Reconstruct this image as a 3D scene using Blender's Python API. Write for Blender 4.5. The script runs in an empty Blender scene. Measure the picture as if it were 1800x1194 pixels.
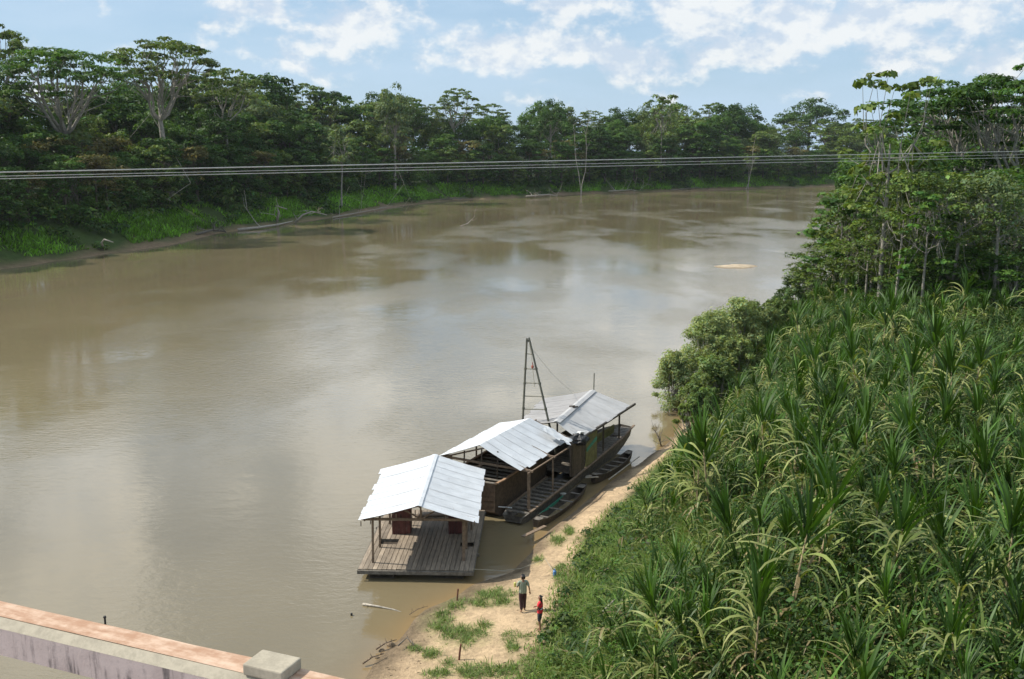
import bpy, math, random
import numpy as np
from mathutils import Vector, Matrix, Quaternion
random.seed(7)
RNG = np.random.default_rng(7)
S = bpy.context.scene
COL = S.collection
R = math.radians

# ------------------------------------------------------------ camera
cam = bpy.data.cameras.new('camera')
cam.sensor_width = 36.0
cam.lens = 36.0
cam.clip_start = 0.1
cam.clip_end = 6000
camo = bpy.data.objects.new('camera', cam)
COL.objects.link(camo)
CAMH = 20.0
PITCH = math.atan((597 - 258) / 1800.0)
camo.location = (0, 0, CAMH)
camo.rotation_euler = (math.pi / 2 - PITCH, 0, 0)
S.camera = camo
S.view_settings.view_transform = 'Standard'
S.view_settings.look = 'None'
S.view_settings.exposure = 0.52
S.view_settings.gamma = 1.0
S.view_settings.use_curve_mapping = False
S.cycles.max_bounces = 6
S.cycles.diffuse_bounces = 2
S.cycles.glossy_bounces = 3
S.cycles.transmission_bounces = 3
S.cycles.transparent_max_bounces = 6
S.cycles.volume_bounces = 0
S.cycles.use_denoising = True

# ------------------------------------------------------------ sun and sky
SUN_EL, SUN_AZ = R(46), R(-80)          # azimuth from +Y towards +X
sdir = Vector((math.sin(SUN_AZ) * math.cos(SUN_EL), math.cos(SUN_AZ) * math.cos(SUN_EL), math.sin(SUN_EL)))
sun = bpy.data.lights.new('sun', 'SUN')
sun.energy = 3.9
sun.angle = R(0.5)
sun.color = (1.0, 0.95, 0.85)
suno = bpy.data.objects.new('sun', sun)
suno.rotation_euler = sdir.to_track_quat('Z', 'Y').to_euler()
suno.location = sdir * 300
COL.objects.link(suno)

W = bpy.data.worlds.new('World')
S.world = W
W.use_nodes = True
nt = W.node_tree
nt.nodes.clear()


class NG:
    """tiny helper to write node maths"""
    def __init__(s, t): s.t = t
    def n(s, typ, **k):
        x = s.t.nodes.new(typ)
        for a, b in k.items(): setattr(x, a, b)
        return x
    def put(s, sock, v):
        if isinstance(v, (int, float)): sock.default_value = v
        elif isinstance(v, (tuple, list)):
            v = tuple(v)
            if len(sock.default_value) == 4 and len(v) == 3: v += (1,)
            sock.default_value = v
        elif v is not None: s.t.links.new(v, sock)
    def m(s, op, a, b=None, c=None, clamp=False):
        x = s.n('ShaderNodeMath', operation=op, use_clamp=clamp)
        s.put(x.inputs[0], a); s.put(x.inputs[1], b); s.put(x.inputs[2], c)
        return x.outputs[0]
    def vm(s, op, a, b=None):
        x = s.n('ShaderNodeVectorMath', operation=op)
        s.put(x.inputs[0], a); s.put(x.inputs[1], b)
        return x.outputs[0]
    def xyz(s, a, b, c):
        x = s.n('ShaderNodeCombineXYZ')
        s.put(x.inputs[0], a); s.put(x.inputs[1], b); s.put(x.inputs[2], c)
        return x.outputs[0]
    def sep(s, v):
        x = s.n('ShaderNodeSeparateXYZ'); s.put(x.inputs[0], v); return x.outputs
    def noise(s, v, scale=5, detail=4, rough=0.5, dist=0.0, col=False):
        x = s.n('ShaderNodeTexNoise')
        if v is not None: s.put(x.inputs['Vector'], v)
        x.inputs['Scale'].default_value = scale
        x.inputs['Detail'].default_value = detail
        x.inputs['Roughness'].default_value = rough
        x.inputs['Distortion'].default_value = dist
        return x.outputs['Color' if col else 'Fac']
    def ss(s, v, a, b, lo=0.0, hi=1.0):
        x = s.n('ShaderNodeMapRange', interpolation_type='SMOOTHSTEP')
        s.put(x.inputs[0], v)
        for i, q in zip((1, 2, 3, 4), (a, b, lo, hi)): s.put(x.inputs[i], q)
        return x.outputs[0]
    def mix(s, f, a, b, blend='MIX'):
        x = s.n('ShaderNodeMix', data_type='RGBA', blend_type=blend)
        s.put(x.inputs[0], f); s.put(x.inputs[6], a); s.put(x.inputs[7], b)
        return x.outputs[2]


g = NG(nt)
sky = g.n('ShaderNodeTexSky', sky_type='NISHITA')
sky.sun_disc = False
sky.sun_elevation = SUN_EL
sky.sun_rotation = SUN_AZ
sky.altitude = 100
sky.air_density = 1.0
sky.dust_density = 0.6
sky.ozone_density = 1.5
tc = g.n('ShaderNodeTexCoord').outputs['Generated']
dx, dy, dz = g.sep(tc)
az = g.m('ARCTAN2', dx, dy)
el = g.m('ARCSINE', dz)
# cumulus: fractal noise in (azimuth, elevation), pushed up where the banks of cloud stand
warp = g.noise(g.xyz(az, el, 3.1), 14, 3, 0.5, col=True)
wv = g.vm('SCALE', g.vm('SUBTRACT', warp, (0.5, 0.5, 0.5)))
wv.node.inputs[3].default_value = 0.015
# foreshortening: low clouds are flatter and smaller, high ones wide
def cvec(da, de):
    b = g.xyz(g.m('ADD', az, da), g.m('MULTIPLY', g.m('ADD', el, de), 1.5), 0.7)
    return g.vm('ADD', b, wv)
n0 = g.noise(cvec(0, 0), 18, 10, 0.60)
n1 = g.noise(cvec(0.008, -0.010), 18, 6, 0.60)
blobs = None
for px, py, sx, sy, a in [(60, 5, 150, 28, 0.9), (440, 32, 70, 34, .8), (660, 60, 90, 50, .55), (985, 12, 80, 22, .85),
                          (1210, 40, 75, 48, 1.0), (930, 90, 120, 42, .65), (1090, 105, 150, 36, .65), (1420, 80, 120, 50, .8), (1620, 130, 120, 26, .5), (760, 125, 120, 22, .4),
                          (1660, 60, 130, 60, .65), (1300, 110, 90, 30, .5), (560, 110, 250, 30, .25), (1000, -60, 400, 30, .6),
                          (200, -110, 300, 40, .6), (1750, -40, 200, 60, .4),
                          (140, -330, 110, 90, 1.1), (560, -130, 130, 75, 1.2), (120, -560, 150, 130, 1.1), (640, -330, 120, 130, .9), (1360, -120, 260, 110, 1.0), (900, -250, 120, 60, .6),
                          (300, -170, 150, 55, -1.1), (760, -90, 130, 60, -1.0), (330, -480, 120, 130, -1.0), (900, -520, 230, 120, -.6)]:
    a0, e0 = math.atan((px - 900) / 1800), (258 - py) / 1800
    u = g.m('DIVIDE', g.m('SUBTRACT', az, a0), sx / 1800)
    v = g.m('DIVIDE', g.m('SUBTRACT', el, e0), sy / 1800)
    q = g.m('MULTIPLY', g.m('EXPONENT', g.m('MULTIPLY', g.m('ADD', g.m('MULTIPLY', u, u), g.m('MULTIPLY', v, v)), -1)), a)
    blobs = q if blobs is None else g.m('ADD', blobs, q)
dens = g.m('ADD', g.m('MULTIPLY_ADD', n0, 0.72, 0.09), g.m('MULTIPLY', blobs, 0.21))
high = g.ss(el, 0.13, 0.24)
dens = g.m('ADD', dens, g.m('MULTIPLY', high, 0.05))
mask = g.ss(dens, 0.478, 0.605)
lit = g.m('ADD', 0.45, g.m('MULTIPLY', g.m('SUBTRACT', n0, n1), 7.0), clamp=True)
ccol = g.mix(lit, (6.3, 7.1, 8.2), (9.8, 9.7, 9.4))
ccol = g.mix(1.0, ccol, g.mix(high, (1, 1, 1), (2.0, 1.95, 1.85)), 'MULTIPLY')
veil = g.ss(g.noise(g.xyz(az, g.m('MULTIPLY', el, 4.0), 8.0), 5, 6, 0.55), 0.32, 0.70, 0.2, 0.7)
sky_hz = hz = g.m('EXPONENT', g.m('MULTIPLY', g.m('MAXIMUM', el, 0), -9.0))
base = g.mix(veil, g.mix(.35, sky.outputs[0], (3.2, 5.9, 9.2)), (5.6, 7.1, 8.6))
base = g.mix(g.m('MULTIPLY', hz, 0.6), base, (5.0, 6.8, 8.9))
fin = g.mix(g.m('MULTIPLY', mask, 0.72), base, ccol)
bg = g.n('ShaderNodeBackground')
g.put(bg.inputs[0], fin)
bg.inputs[1].default_value = 0.073
ow = g.n('ShaderNodeOutputWorld')
nt.links.new(bg.outputs[0], ow.inputs[0])


# ------------------------------------------------------------ numbers: pixel <-> world
F0 = 1800.0
cP, sP = math.cos(PITCH), math.sin(PITCH)
def pix(x, y, z):
    z = z - CAMH
    dep = y * cP - z * sP
    up = y * sP + z * cP
    return 900 + F0 * x / dep, 597 - F0 * up / dep


def atY(px, py, Y):                       # point of the viewing ray at distance Y
    v = (597 - py) / F0
    dyy = cP + v * sP
    t = Y / dyy
    return ((px - 900) / F0 * t, Y, CAMH + (-sP + v * cP) * t)


def ground(px, py, z=0.0):
    v = (597 - py) / F0
    t = (z - CAMH) / (-sP + v * cP)
    return ((px - 900) / F0 * t, (cP + v * sP) * t, z)


# ------------------------------------------------------------ terrain
LSH = np.array([(-150, -60), (-135, 40), (-118, 95), (-95, 140), (-84.4, 168), (-77, 192), (-70.2, 210), (-67.8, 245), (-59.4, 268),
                (-45, 315), (-37, 355), (-21.6, 392), (0, 412), (24, 440), (78, 474), (108, 493), (160, 529), (230, 560), (330, 590), (520, 600), (900, 560)], float)
RSH = np.array([(-9, -60), (-8, 20), (-6.6, 32), (-5.76, 36), (-5.08, 38.5), (-3.8, 42.0), (-1.9, 44.5), (0.1, 46.1), (1.3, 50.1), (3.15, 53.85),
                (7.1, 61.4), (11, 68.3), (13, 75), (17, 86), (25, 105), (34, 125), (50, 160), (72, 205), (98, 255), (130, 320), (165, 390), (215, 450), (300, 490), (520, 500), (900, 460)], float)
VEG = np.array([(1.2, -60), (-.9, 20), (-.9, 31), (-.2, 34.4), (1.1, 37.7), (1.9, 41.7), (2.8, 46.2), (3.8, 49.6), (6.0, 54.4), (9.9, 62.6), (12.3, 68.3), (14, 75), (17.5, 86),
                (25.5, 105), (34.5, 125), (50.5, 160), (72.5, 205), (98.5, 255), (130.5, 320), (165.5, 389), (215.5, 449), (300, 489), (520, 499), (900, 459)], float)


def sdist(X, Y, P):
    """distance to polyline, positive on the right-hand side when walking along it"""
    X = np.asarray(X, float); Y = np.asarray(Y, float)
    best = np.full(X.shape, 1e18); sg = np.zeros(X.shape)
    for i in range(len(P) - 1):
        ax, ay = P[i]; bx, by = P[i + 1]
        ex, ey = bx - ax, by - ay
        t = np.clip(((X - ax) * ex + (Y - ay) * ey) / (ex * ex + ey * ey), 0, 1)
        qx, qy = X - ax - t * ex, Y - ay - t * ey
        d = qx * qx + qy * qy
        c = ex * (Y - ay) - ey * (X - ax)
        u = d < best - 1e-9
        best = np.where(u, d, best); sg = np.where(u, -c, sg)
    return np.sqrt(best) * np.sign(sg)


def wob(X, Y, f, seed=0):
    r = np.random.default_rng(seed)
    o = 0
    for k in range(6):
        a = r.uniform(0, 6.28); p = r.uniform(0, 6.28); q = f * r.uniform(.6, 1.7)
        o = o + np.sin((X * math.cos(a) + Y * math.sin(a)) * q + p)
    return o / 6


def sm(t):
    t = np.clip(t, 0, 1); return t * t * (3 - 2 * t)


def height(X, Y):
    X = np.asarray(X, float); Y = np.asarray(Y, float)
    sr = sdist(X, Y, RSH) + 0.25 * wob(X, Y, 2.2, 1)      # + = right bank land
    sl = -sdist(X, Y, LSH) + 0.8 * wob(X, Y, .35, 2)      # + = left bank land
    sv = sdist(X, Y, VEG) + .3 * wob(X, Y, 1.5, 3)
    w = np.where(sr > 0, sr, 0)
    inl = np.clip(sv, 0, None)
    beach = .95 * w / (w + np.clip(-sv, 0, None) + 1.2)
    hr = beach + .55 * wob(X, Y, .9, 8) * sm(inl / 4) + 5.2 * sm(inl / 13) + 1.2 * sm(inl / 40) + .35 * wob(X, Y, .5, 4) * sm(inl / 6)
    hr = hr + .07 * wob(X, Y, 4.0, 6) * sm(w / 1.5) + 0.03 * wob(X, Y, 11., 9) * sm(w / 1.0)
    hl = 6.2 * sm(sl / 17) + 1.0 * sm(sl / 60) + .7 * wob(X, Y, .22, 5) * sm(sl / 8)
    hu = -np.clip(np.minimum(-sr, -sl), 0, 12) * .22
    bar = 0.75 * np.exp(-(((X - 37.6) - .3 * (Y - 173)) / 3.0) ** 2 - ((Y - 173) / 5.2) ** 2) * 2.6 - 1.4
    out = np.where(sr > 0, hr, np.where(sl > 0, hl, np.maximum(hu, -2.2)))
    return out


def hz1(x, y):
    return float(height(np.array([x]), np.array([y]))[0])


def axis_pts(segs):
    o = []
    for a, b, st in segs:
        o += list(np.arange(a, b, st))
    o.append(segs[-1][1])
    return np.array(o)


# ------------------------------------------------------------ mesh helpers
def link(name, me, mat=None, parent=None):
    o = bpy.data.objects.new(name, me)
    COL.objects.link(o)
    if mat is not None and me is not None and not me.materials: me.materials.append(mat)
    if parent is not None: o.parent = parent
    return o


def tag(o, label=None, cat=None, group=None, kind=None):
    if label: o['label'] = label
    if cat: o['category'] = cat
    if group: o['group'] = group
    if kind: o['kind'] = kind
    return o


def quads(name, V, Fq, tint=None, smooth=False):
    me = bpy.data.meshes.new(name)
    V = np.asarray(V, np.float32); Fq = np.asarray(Fq, np.int32)
    me.vertices.add(len(V)); me.vertices.foreach_set('co', V.ravel())
    n = len(Fq)
    me.loops.add(n * 4); me.loops.foreach_set('vertex_index', Fq.ravel())
    me.polygons.add(n)
    me.polygons.foreach_set('loop_start', np.arange(0, n * 4, 4, dtype=np.int32))
    if smooth: me.polygons.foreach_set('use_smooth', np.ones(n, bool))
    if tint is not None:
        c = np.ones((len(V), 4), np.float32); c[:, :3] = tint
        a = me.attributes.new('tint', 'FLOAT_COLOR', 'POINT')
        a.data.foreach_set('color', c.ravel())
    me.update(calc_edges=True)
    return me


class MB:
    """collects shapes in world space, then becomes ONE mesh object, expressed in its root's space"""
    def __init__(s): s.v = []; s.f = []; s.c = []; s.col = (1, 1, 1)
    def add(s, vs, fs, col=None):
        b = len(s.v); s.v += [tuple(q) for q in vs]; s.f += [tuple(i + b for i in f) for f in fs]
        s.c += [col or s.col] * len(vs)
    def hexa(s, p, col=None):          # 8 points: bottom 4 ccw, top 4 ccw
        s.add(p, [(3, 2, 1, 0), (4, 5, 6, 7), (0, 1, 5, 4), (1, 2, 6, 5), (2, 3, 7, 6), (3, 0, 4, 7)], col)
    def box(s, c, size, rz=0, col=None, rx=0):
        hx, hy, hh = size[0] / 2, size[1] / 2, size[2] / 2
        M = Matrix.Rotation(rz, 3, 'Z') @ Matrix.Rotation(rx, 3, 'X')
        p = [M @ Vector((x, y, z)) + Vector(c) for z in (-hh, hh) for x, y in ((-hx, -hy), (hx, -hy), (hx, hy), (-hx, hy))]
        s.hexa(p, col)
    def beam(s, a, b, w, h, col=None, up=(0, 0, 1)):
        a, b = Vector(a), Vector(b); d = (b - a).normalized()
        u = Vector(up)
        if abs(d.dot(u)) > .95: u = Vector((0, 1, 0))
        sd = d.cross(u).normalized(); u = sd.cross(d).normalized()
        sd *= w / 2; u *= h / 2
        s.hexa([a - sd - u, a + sd - u, b + sd - u, b - sd - u, a - sd + u, a + sd + u, b + sd + u, b - sd + u], col)
    def tube(s, pts, rad, n=6, col=None, caps=True):
        pts = [Vector(p) for p in pts]
        if not isinstance(rad, (list, tuple)): rad = [rad] * len(pts)
        vs = []; prev = None
        for i, p in enumerate(pts):
            d = (pts[min(i + 1, len(pts) - 1)] - pts[max(i - 1, 0)]).normalized()
            u = prev if prev is not None else (Vector((1, 0, 0)) if abs(d.x) < .8 else Vector((0, 1, 0)))
            u = (u - d * u.dot(d)).normalized(); prev = u; w = d.cross(u)
            for k in range(n):
                a = 2 * math.pi * k / n
                vs.append(p + (u * math.cos(a) + w * math.sin(a)) * rad[i])
        fs = []
        for i in range(len(pts) - 1):
            for k in range(n):
                fs.append((i * n + k, i * n + (k + 1) % n, (i + 1) * n + (k + 1) % n, (i + 1) * n + k))
        if caps:
            fs.append(tuple(reversed(range(n)))); fs.append(tuple(range((len(pts) - 1) * n, len(pts) * n)))
        s.add(vs, fs, col)
    def ball(s, c, r, n=8, m=6, col=None):
        if not isinstance(r, (list, tuple)): r = (r, r, r)
        vs = [Vector((c[0], c[1], c[2] - r[2]))]
        for i in range(1, m):
            t = math.pi * i / m - math.pi / 2
            for k in range(n):
                a = 2 * math.pi * k / n
                vs.append(Vector((c[0] + r[0] * math.cos(t) * math.cos(a), c[1] + r[1] * math.cos(t) * math.sin(a), c[2] + r[2] * math.sin(t))))
        vs.append(Vector((c[0], c[1], c[2] + r[2])))
        fs = [(0, 1 + (k + 1) % n, 1 + k) for k in range(n)]
        for i in range(m - 2):
            for k in range(n):
                a = 1 + i * n
                fs.append((a + k, a + (k + 1) % n, a + n + (k + 1) % n, a + n + k))
        a = 1 + (m - 2) * n
        fs += [(a + k, a + (k + 1) % n, len(vs) - 1) for k in range(n)]
        s.add(vs, fs, col)
    def mesh(s, name, inv=None, smooth=False):
        me = bpy.data.meshes.new(name)
        vs = s.v if inv is None else [tuple(inv @ Vector(q)) for q in s.v]
        me.from_pydata([tuple(q) for q in vs], [], s.f)
        a = me.attributes.new('tint', 'FLOAT_COLOR', 'POINT')
        c = np.ones((len(s.v), 4), np.float32); c[:, :3] = np.array(s.c, np.float32).reshape(-1, 3)
        a.data.foreach_set('color', c.ravel())
        if smooth:
            me.polygons.foreach_set('use_smooth', np.ones(len(me.polygons), bool))
        me.update()
        return me
    def build(s, name, mat, parent=None, smooth=False):
        inv = None
        if parent is not None:
            r = parent
            while r.parent: r = r.parent
            inv = ROOT.get(r.name)
        return link(name, s.mesh(name, inv, smooth), mat, parent)


ROOT = {}
def root(name, loc, rz, label, cat, group=None):
    o = bpy.data.objects.new(name, None)
    o.empty_display_size = .3
    COL.objects.link(o)
    o.location = loc; o.rotation_euler = (0, 0, rz)
    ROOT[o.name] = (Matrix.Translation(loc) @ Matrix.Rotation(rz, 4, 'Z')).inverted()
    return tag(o, label, cat, group)


# ------------------------------------------------------------ materials
def mat(name):
    m = bpy.data.materials.new(name); m.use_nodes = True
    t = m.node_tree; t.nodes.clear()
    gg = NG(t)
    out = gg.n('ShaderNodeOutputMaterial')
    b = gg.n('ShaderNodeBsdfPrincipled')
    t.links.new(b.outputs[0], out.inputs[0])
    return m, gg, b, out


def obco(gg): return gg.n('ShaderNodeTexCoord').outputs['Object']
def poco(gg): return gg.n('ShaderNodeNewGeometry').outputs['Position']
def tintc(gg): return gg.n('ShaderNodeAttribute', attribute_name='tint').outputs['Color']


def bump(gg, b, h, strength=.5, dist=.02, normal=None):
    x = gg.n('ShaderNodeBump'); gg.put(x.inputs['Height'], h)
    x.inputs['Strength'].default_value = strength; x.inputs['Distance'].default_value = dist
    if normal is not None: gg.put(x.inputs['Normal'], normal)
    gg.t.links.new(x.outputs[0], b.inputs['Normal'])
    return x.outputs[0]


def simple(name, col, rough=.7, metal=0, var=.35, scale=6, bmp=.3, bdist=.01, stretch=(1, 1, 1), dark=None, spec=.4, tinted=True):
    m, gg, b, _ = mat(name)
    p = gg.vm('MULTIPLY', obco(gg), stretch)
    n = gg.noise(p, scale, 6, .6)
    n2 = gg.noise(p, scale * 7, 3, .6)
    c2 = dark or tuple(q * (1 - var) for q in col)
    k = gg.m('ADD', gg.m('MULTIPLY', n, .7), gg.m('MULTIPLY', n2, .3))
    c = gg.mix(gg.ss(k, .38, .62), c2, col)
    if tinted: c = gg.mix(1.0, c, tintc(gg), 'MULTIPLY')
    gg.put(b.inputs['Base Color'], c)
    b.inputs['Roughness'].default_value = rough
    b.inputs['Metallic'].default_value = metal
    b.inputs['Specular IOR Level'].default_value = spec
    if bmp: bump(gg, b, k, bmp, bdist)
    return m


def leafmat(name, trans=.22, rough=.5, spec=.35):
    m, gg, b, out = mat(name)
    c = tintc(gg)
    gg.put(b.inputs['Base Color'], c)
    b.inputs['Roughness'].default_value = rough
    b.inputs['Specular IOR Level'].default_value = spec
    tr = gg.n('ShaderNodeBsdfTranslucent')
    gg.put(tr.inputs[0], gg.mix(1.0, c, (1.5, 1.5, .5), 'MULTIPLY'))
    mx = gg.n('ShaderNodeMixShader'); mx.inputs[0].default_value = trans
    gg.t.links.new(b.outputs[0], mx.inputs[1]); gg.t.links.new(tr.outputs[0], mx.inputs[2])
    gg.t.links.new(mx.outputs[0], out.inputs[0])
    return m


M = {}
M['leaf'] = leafmat('leaf', .28, .55, .22)
M['cane'] = leafmat('cane_leaf', .22, .5, .28)
M['bark'] = simple('pale_bark', (.33, .30, .25), .85, var=.45, scale=3, bdist=.05)
M['barkdark'] = simple('brown_bark', (.13, .11, .08), .9, var=.4, scale=3, bdist=.05)
M['wood'] = simple('weathered_wood', (.24, .17, .115), .8, var=.45, scale=5, stretch=(1, 1, 1))
M['woodgrey'] = simple('grey_wood', (.20, .175, .145), .85, var=.5, scale=5)
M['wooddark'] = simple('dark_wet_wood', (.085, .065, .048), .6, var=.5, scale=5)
M['drift'] = simple('bleached_driftwood', (.45, .40, .33), .85, var=.45, scale=4)
M['red'] = simple('red_brown_boards', (.13, .042, .034), .6, var=.4, scale=3)
M['olive'] = simple('olive_painted_boards', (.17, .16, .06), .6, var=.4, scale=3)
M['rope'] = simple('rope', (.4, .36, .28), .9, var=.2)
M['cable'] = simple('cable_steel', (.62, .58, .52), .6, metal=.1, var=.2)
M['plastic_blue'] = simple('blue_plastic', (.08, .22, .5), .4, var=.2)
M['plastic_teal'] = simple('teal_paint', (.03, .25, .17), .5, var=.4)
M['tarp'] = simple('black_tarp', (.018, .018, .02), .45, var=.3, bmp=.6, bdist=.05)
M['white'] = simple('white_cloth', (.7, .7, .68), .7, var=.2)
M['metalpole'] = simple('steel_pole', (.17, .165, .13), .5, metal=.4, var=.3)


def roofmat(name, col, rust=0.0, rough=.42, metal=.45):
    m, gg, b, _ = mat(name)
    p = obco(gg)
    n = gg.noise(p, 1.3, 6, .6)
    n2 = gg.noise(p, 9, 4, .6)
    c = gg.mix(gg.ss(n, .35, .7), tuple(q * .86 for q in col), col)
    c = gg.mix(gg.ss(n2, .62, .78, 0, .2), c, tuple(q * .7 for q in col))
    stn = gg.noise(gg.vm('MULTIPLY', p, (.5, 5.5, .5)), 1.6, 5, .6)
    c = gg.mix(gg.ss(stn, .56, .74, 0, .45), c, tuple(q * f for q, f in zip(col, (.66, .60, .54))))
    sp = gg.noise(p, 3.2, 5, .7)
    c = gg.mix(gg.ss(sp, .64, .70, 0, .6), c, (.30, .19, .13))
    if rust:
        r = gg.ss(gg.noise(p, .9, 5, .65), .56 - rust * .2, .66, 0, .85)
        c = gg.mix(r, c, (.22, .095, .05))
    c = gg.mix(1.0, c, tintc(gg), 'MULTIPLY')
    gg.put(b.inputs['Base Color'], c)
    b.inputs['Roughness'].default_value = rough
    b.inputs['Metallic'].default_value = metal
    bump(gg, b, n2, .25, .01)
    return m


M['roof'] = roofmat('new_zinc_sheet', (.64, .655, .67), rough=.45, metal=.10)
M['roofold'] = roofmat('old_zinc_sheet', (.30, .295, .29), rust=.0, rough=.6, metal=.1)
M['roofrust'] = roofmat('rust_stained_zinc_sheet', (.30, .29, .285), rust=.0, rough=.65, metal=.05)


# deck planks: board lines run with the deck
def deckmat():
    m, gg, b, _ = mat('deck_planks')
    p = obco(gg)
    n = gg.noise(gg.vm('MULTIPLY', p, (8, .7, 1)), 2.0, 6, .6)
    n2 = gg.noise(p, 1.2, 4, .6)
    c = gg.mix(gg.ss(n, .3, .7), (.185, .145, .108), (.31, .25, .185))
    c = gg.mix(gg.ss(n2, .45, .7, 0, .5), c, (.15, .12, .09))
    c = gg.mix(1.0, c, tintc(gg), 'MULTIPLY')
    gg.put(b.inputs['Base Color'], c)
    b.inputs['Roughness'].default_value = .75
    bump(gg, b, n, .3, .01)
    return m


M['deck'] = deckmat()


# terrain
def groundmat():
    m, gg, b, _ = mat('river_bank_ground')
    p = poco(gg)
    t = tintc(gg)
    n1 = gg.noise(p, .8, 6, .6)
    n2 = gg.noise(p, 5, 6, .65)
    n3 = gg.noise(p, 30, 3, .6)
    k = gg.m('ADD', gg.m('MULTIPLY', n1, .4), gg.m('ADD', gg.m('MULTIPLY', n2, .4), gg.m('MULTIPLY', n3, .2)))
    f = gg.ss(k, .36, .64, .62, 1.18)
    x = gg.n('ShaderNodeVectorMath', operation='SCALE'); gg.put(x.inputs[0], t); gg.put(x.inputs[3], f)
    gg.put(b.inputs['Base Color'], x.outputs[0])
    b.inputs['Roughness'].default_value = .9
    b.inputs['Specular IOR Level'].default_value = .2
    h = gg.m('ADD', gg.m('MULTIPLY', n2, 1.0), gg.m('MULTIPLY', n3, .35))
    bump(gg, b, h, .9, .10)
    return m


M['ground'] = groundmat()


def watermat():
    m, gg, b, _ = mat('muddy_river_water')
    p = poco(gg)
    t = tintc(gg)
    big = gg.noise(gg.vm('MULTIPLY', p, (.03, .03, 1)), 1.0, 4, .55, .2)
    c = gg.mix(gg.ss(big, .35, .65), (.90, .90, .88), (1.06, 1.05, 1.0))
    c = gg.mix(1.0, t, c, 'MULTIPLY')
    gg.put(b.inputs['Base Color'], c)
    b.inputs['IOR'].default_value = 1.5
    b.inputs['Specular IOR Level'].default_value = .5
    # wind-ruffled patches against slick ones
    ruf = gg.noise(gg.vm('MULTIPLY', p, (.05, .028, 1)), 1.0, 4, .55, .25)
    rz = gg.ss(ruf, .40, .66)
    q = gg.vm('MULTIPLY', p, (1.0, 1.9, 1))
    w1 = gg.noise(q, 1.5, 3, .55, .6)
    w2 = gg.noise(q, 5.0, 3, .6, .3)
    w3 = gg.noise(gg.vm('MULTIPLY', p, (.30, .55, 1)), 1.0, 3, .5, .8)
    h = gg.m('ADD', gg.m('MULTIPLY', w1, gg.m('ADD', .16, gg.m('MULTIPLY', rz, 1.0))), gg.m('MULTIPLY', w2, gg.m('ADD', .02, gg.m('MULTIPLY', rz, .34))))
    h = gg.m('ADD', h, gg.m('MULTIPLY', w3, .35))
    sl = gg.ss(t.node.outputs['Alpha'], .0, 1.0, .25, 1.0)
    h = gg.m('MULTIPLY', h, sl)
    bump(gg, b, h, 1.0, .032)
    gg.put(b.inputs['Roughness'], gg.m('ADD', .045, gg.m('MULTIPLY', rz, .08)))
    return m


M['water'] = watermat()
def facemat():
    m, gg, b, _ = mat('pinkish_concrete')
    p = obco(gg)
    n = gg.noise(p, 2.2, 6, .65); st = gg.noise(gg.vm('MULTIPLY', p, (9, 9, .9)), 2.2, 4, .6); f = gg.noise(p, 34, 4, .7)
    c = gg.mix(gg.ss(n, .35, .62), (.36, .285, .26), (.47, .385, .355))
    c = gg.mix(gg.m('MULTIPLY', gg.ss(st, .50, .64), gg.ss(n, .62, .46)), c, (.12, .10, .095))
    c = gg.mix(gg.ss(f, .58, .72, 0, .4), c, (.20, .17, .16))
    gg.put(b.inputs['Base Color'], c); b.inputs['Roughness'].default_value = .88
    bump(gg, b, f, .5, .004)
    return m


M['concrete'] = facemat()
M['concretecap'] = simple('cream_concrete', (.40, .35, .265), .85, var=.25, scale=8, bdist=.004)


def railtop():
    m, gg, b, _ = mat('dusty_rail_top')
    p = obco(gg)
    n = gg.noise(gg.vm('MULTIPLY', p, (2.0, 9, 9)), 1.8, 7, .65)
    n2 = gg.noise(p, 22, 4, .6)
    k = gg.m('ADD', gg.m('MULTIPLY', n, .7), gg.m('MULTIPLY', n2, .3))
    c = gg.mix(gg.ss(k, .38, .66), (.36, .205, .125), (.56, .40, .29))
    gg.put(b.inputs['Base Color'], c)
    b.inputs['Roughness'].default_value = .9
    bump(gg, b, k, .4, .006)
    return m


M['railtop'] = railtop()

# ------------------------------------------------------------ terrain and water sheets
xs = axis_pts([(-1200, -300, 60), (-300, -150, 12), (-150, -12, 4), (-12, 22, .3), (22, 60, 1.0), (60, 160, 4), (160, 400, 12), (400, 1600, 60)])
ys = axis_pts([(-60, 20, 6), (20, 30, 1), (30, 72, .3), (72, 120, 1.0), (120, 200, 3), (200, 640, 5), (640, 1000, 30), (1000, 3000, 200)])
XX, YY = np.meshgrid(xs, ys)
HH = height(XX, YY)


def gridmesh(name, XX, YY, ZZ, tint, smooth=True, alpha=None):
    ny, nx = XX.shape
    V = np.stack([XX.ravel(), YY.ravel(), ZZ.ravel()], 1)
    i = np.arange(nx * ny).reshape(ny, nx)
    Fq = np.stack([i[:-1, :-1].ravel(), i[:-1, 1:].ravel(), i[1:, 1:].ravel(), i[1:, :-1].ravel()], 1)
    me = quads(name, V, Fq, tint, smooth)
    if alpha is not None:
        c = np.ones((len(V), 4), np.float32); c[:, :3] = tint; c[:, 3] = alpha.ravel()
        me.attributes['tint'].data.foreach_set('color', c.ravel())
    return me


# sand where bare, wet sand by the water, mud and green on the steep banks
PATCH = [(905, 1120, 30, 10), (860, 1060, 60, 9), (730, 1140, 16, 8), (770, 1185, 30, 10), (925, 1160, 16, 9), (945, 985, 10, 9), (980, 950, 16, 12), (868, 1047, 42, 13), (800, 1062, 26, 14), (775, 1095, 34, 24), (815, 1118, 50, 22), (760, 1150, 20, 12), (850, 1100, 18, 9), (900, 1135, 14, 16),
         (840, 1180, 60, 18), (790, 1165, 18, 10), (985, 1010, 14, 20), (1000, 935, 12, 10), (880, 1178, 40, 14)]


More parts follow.
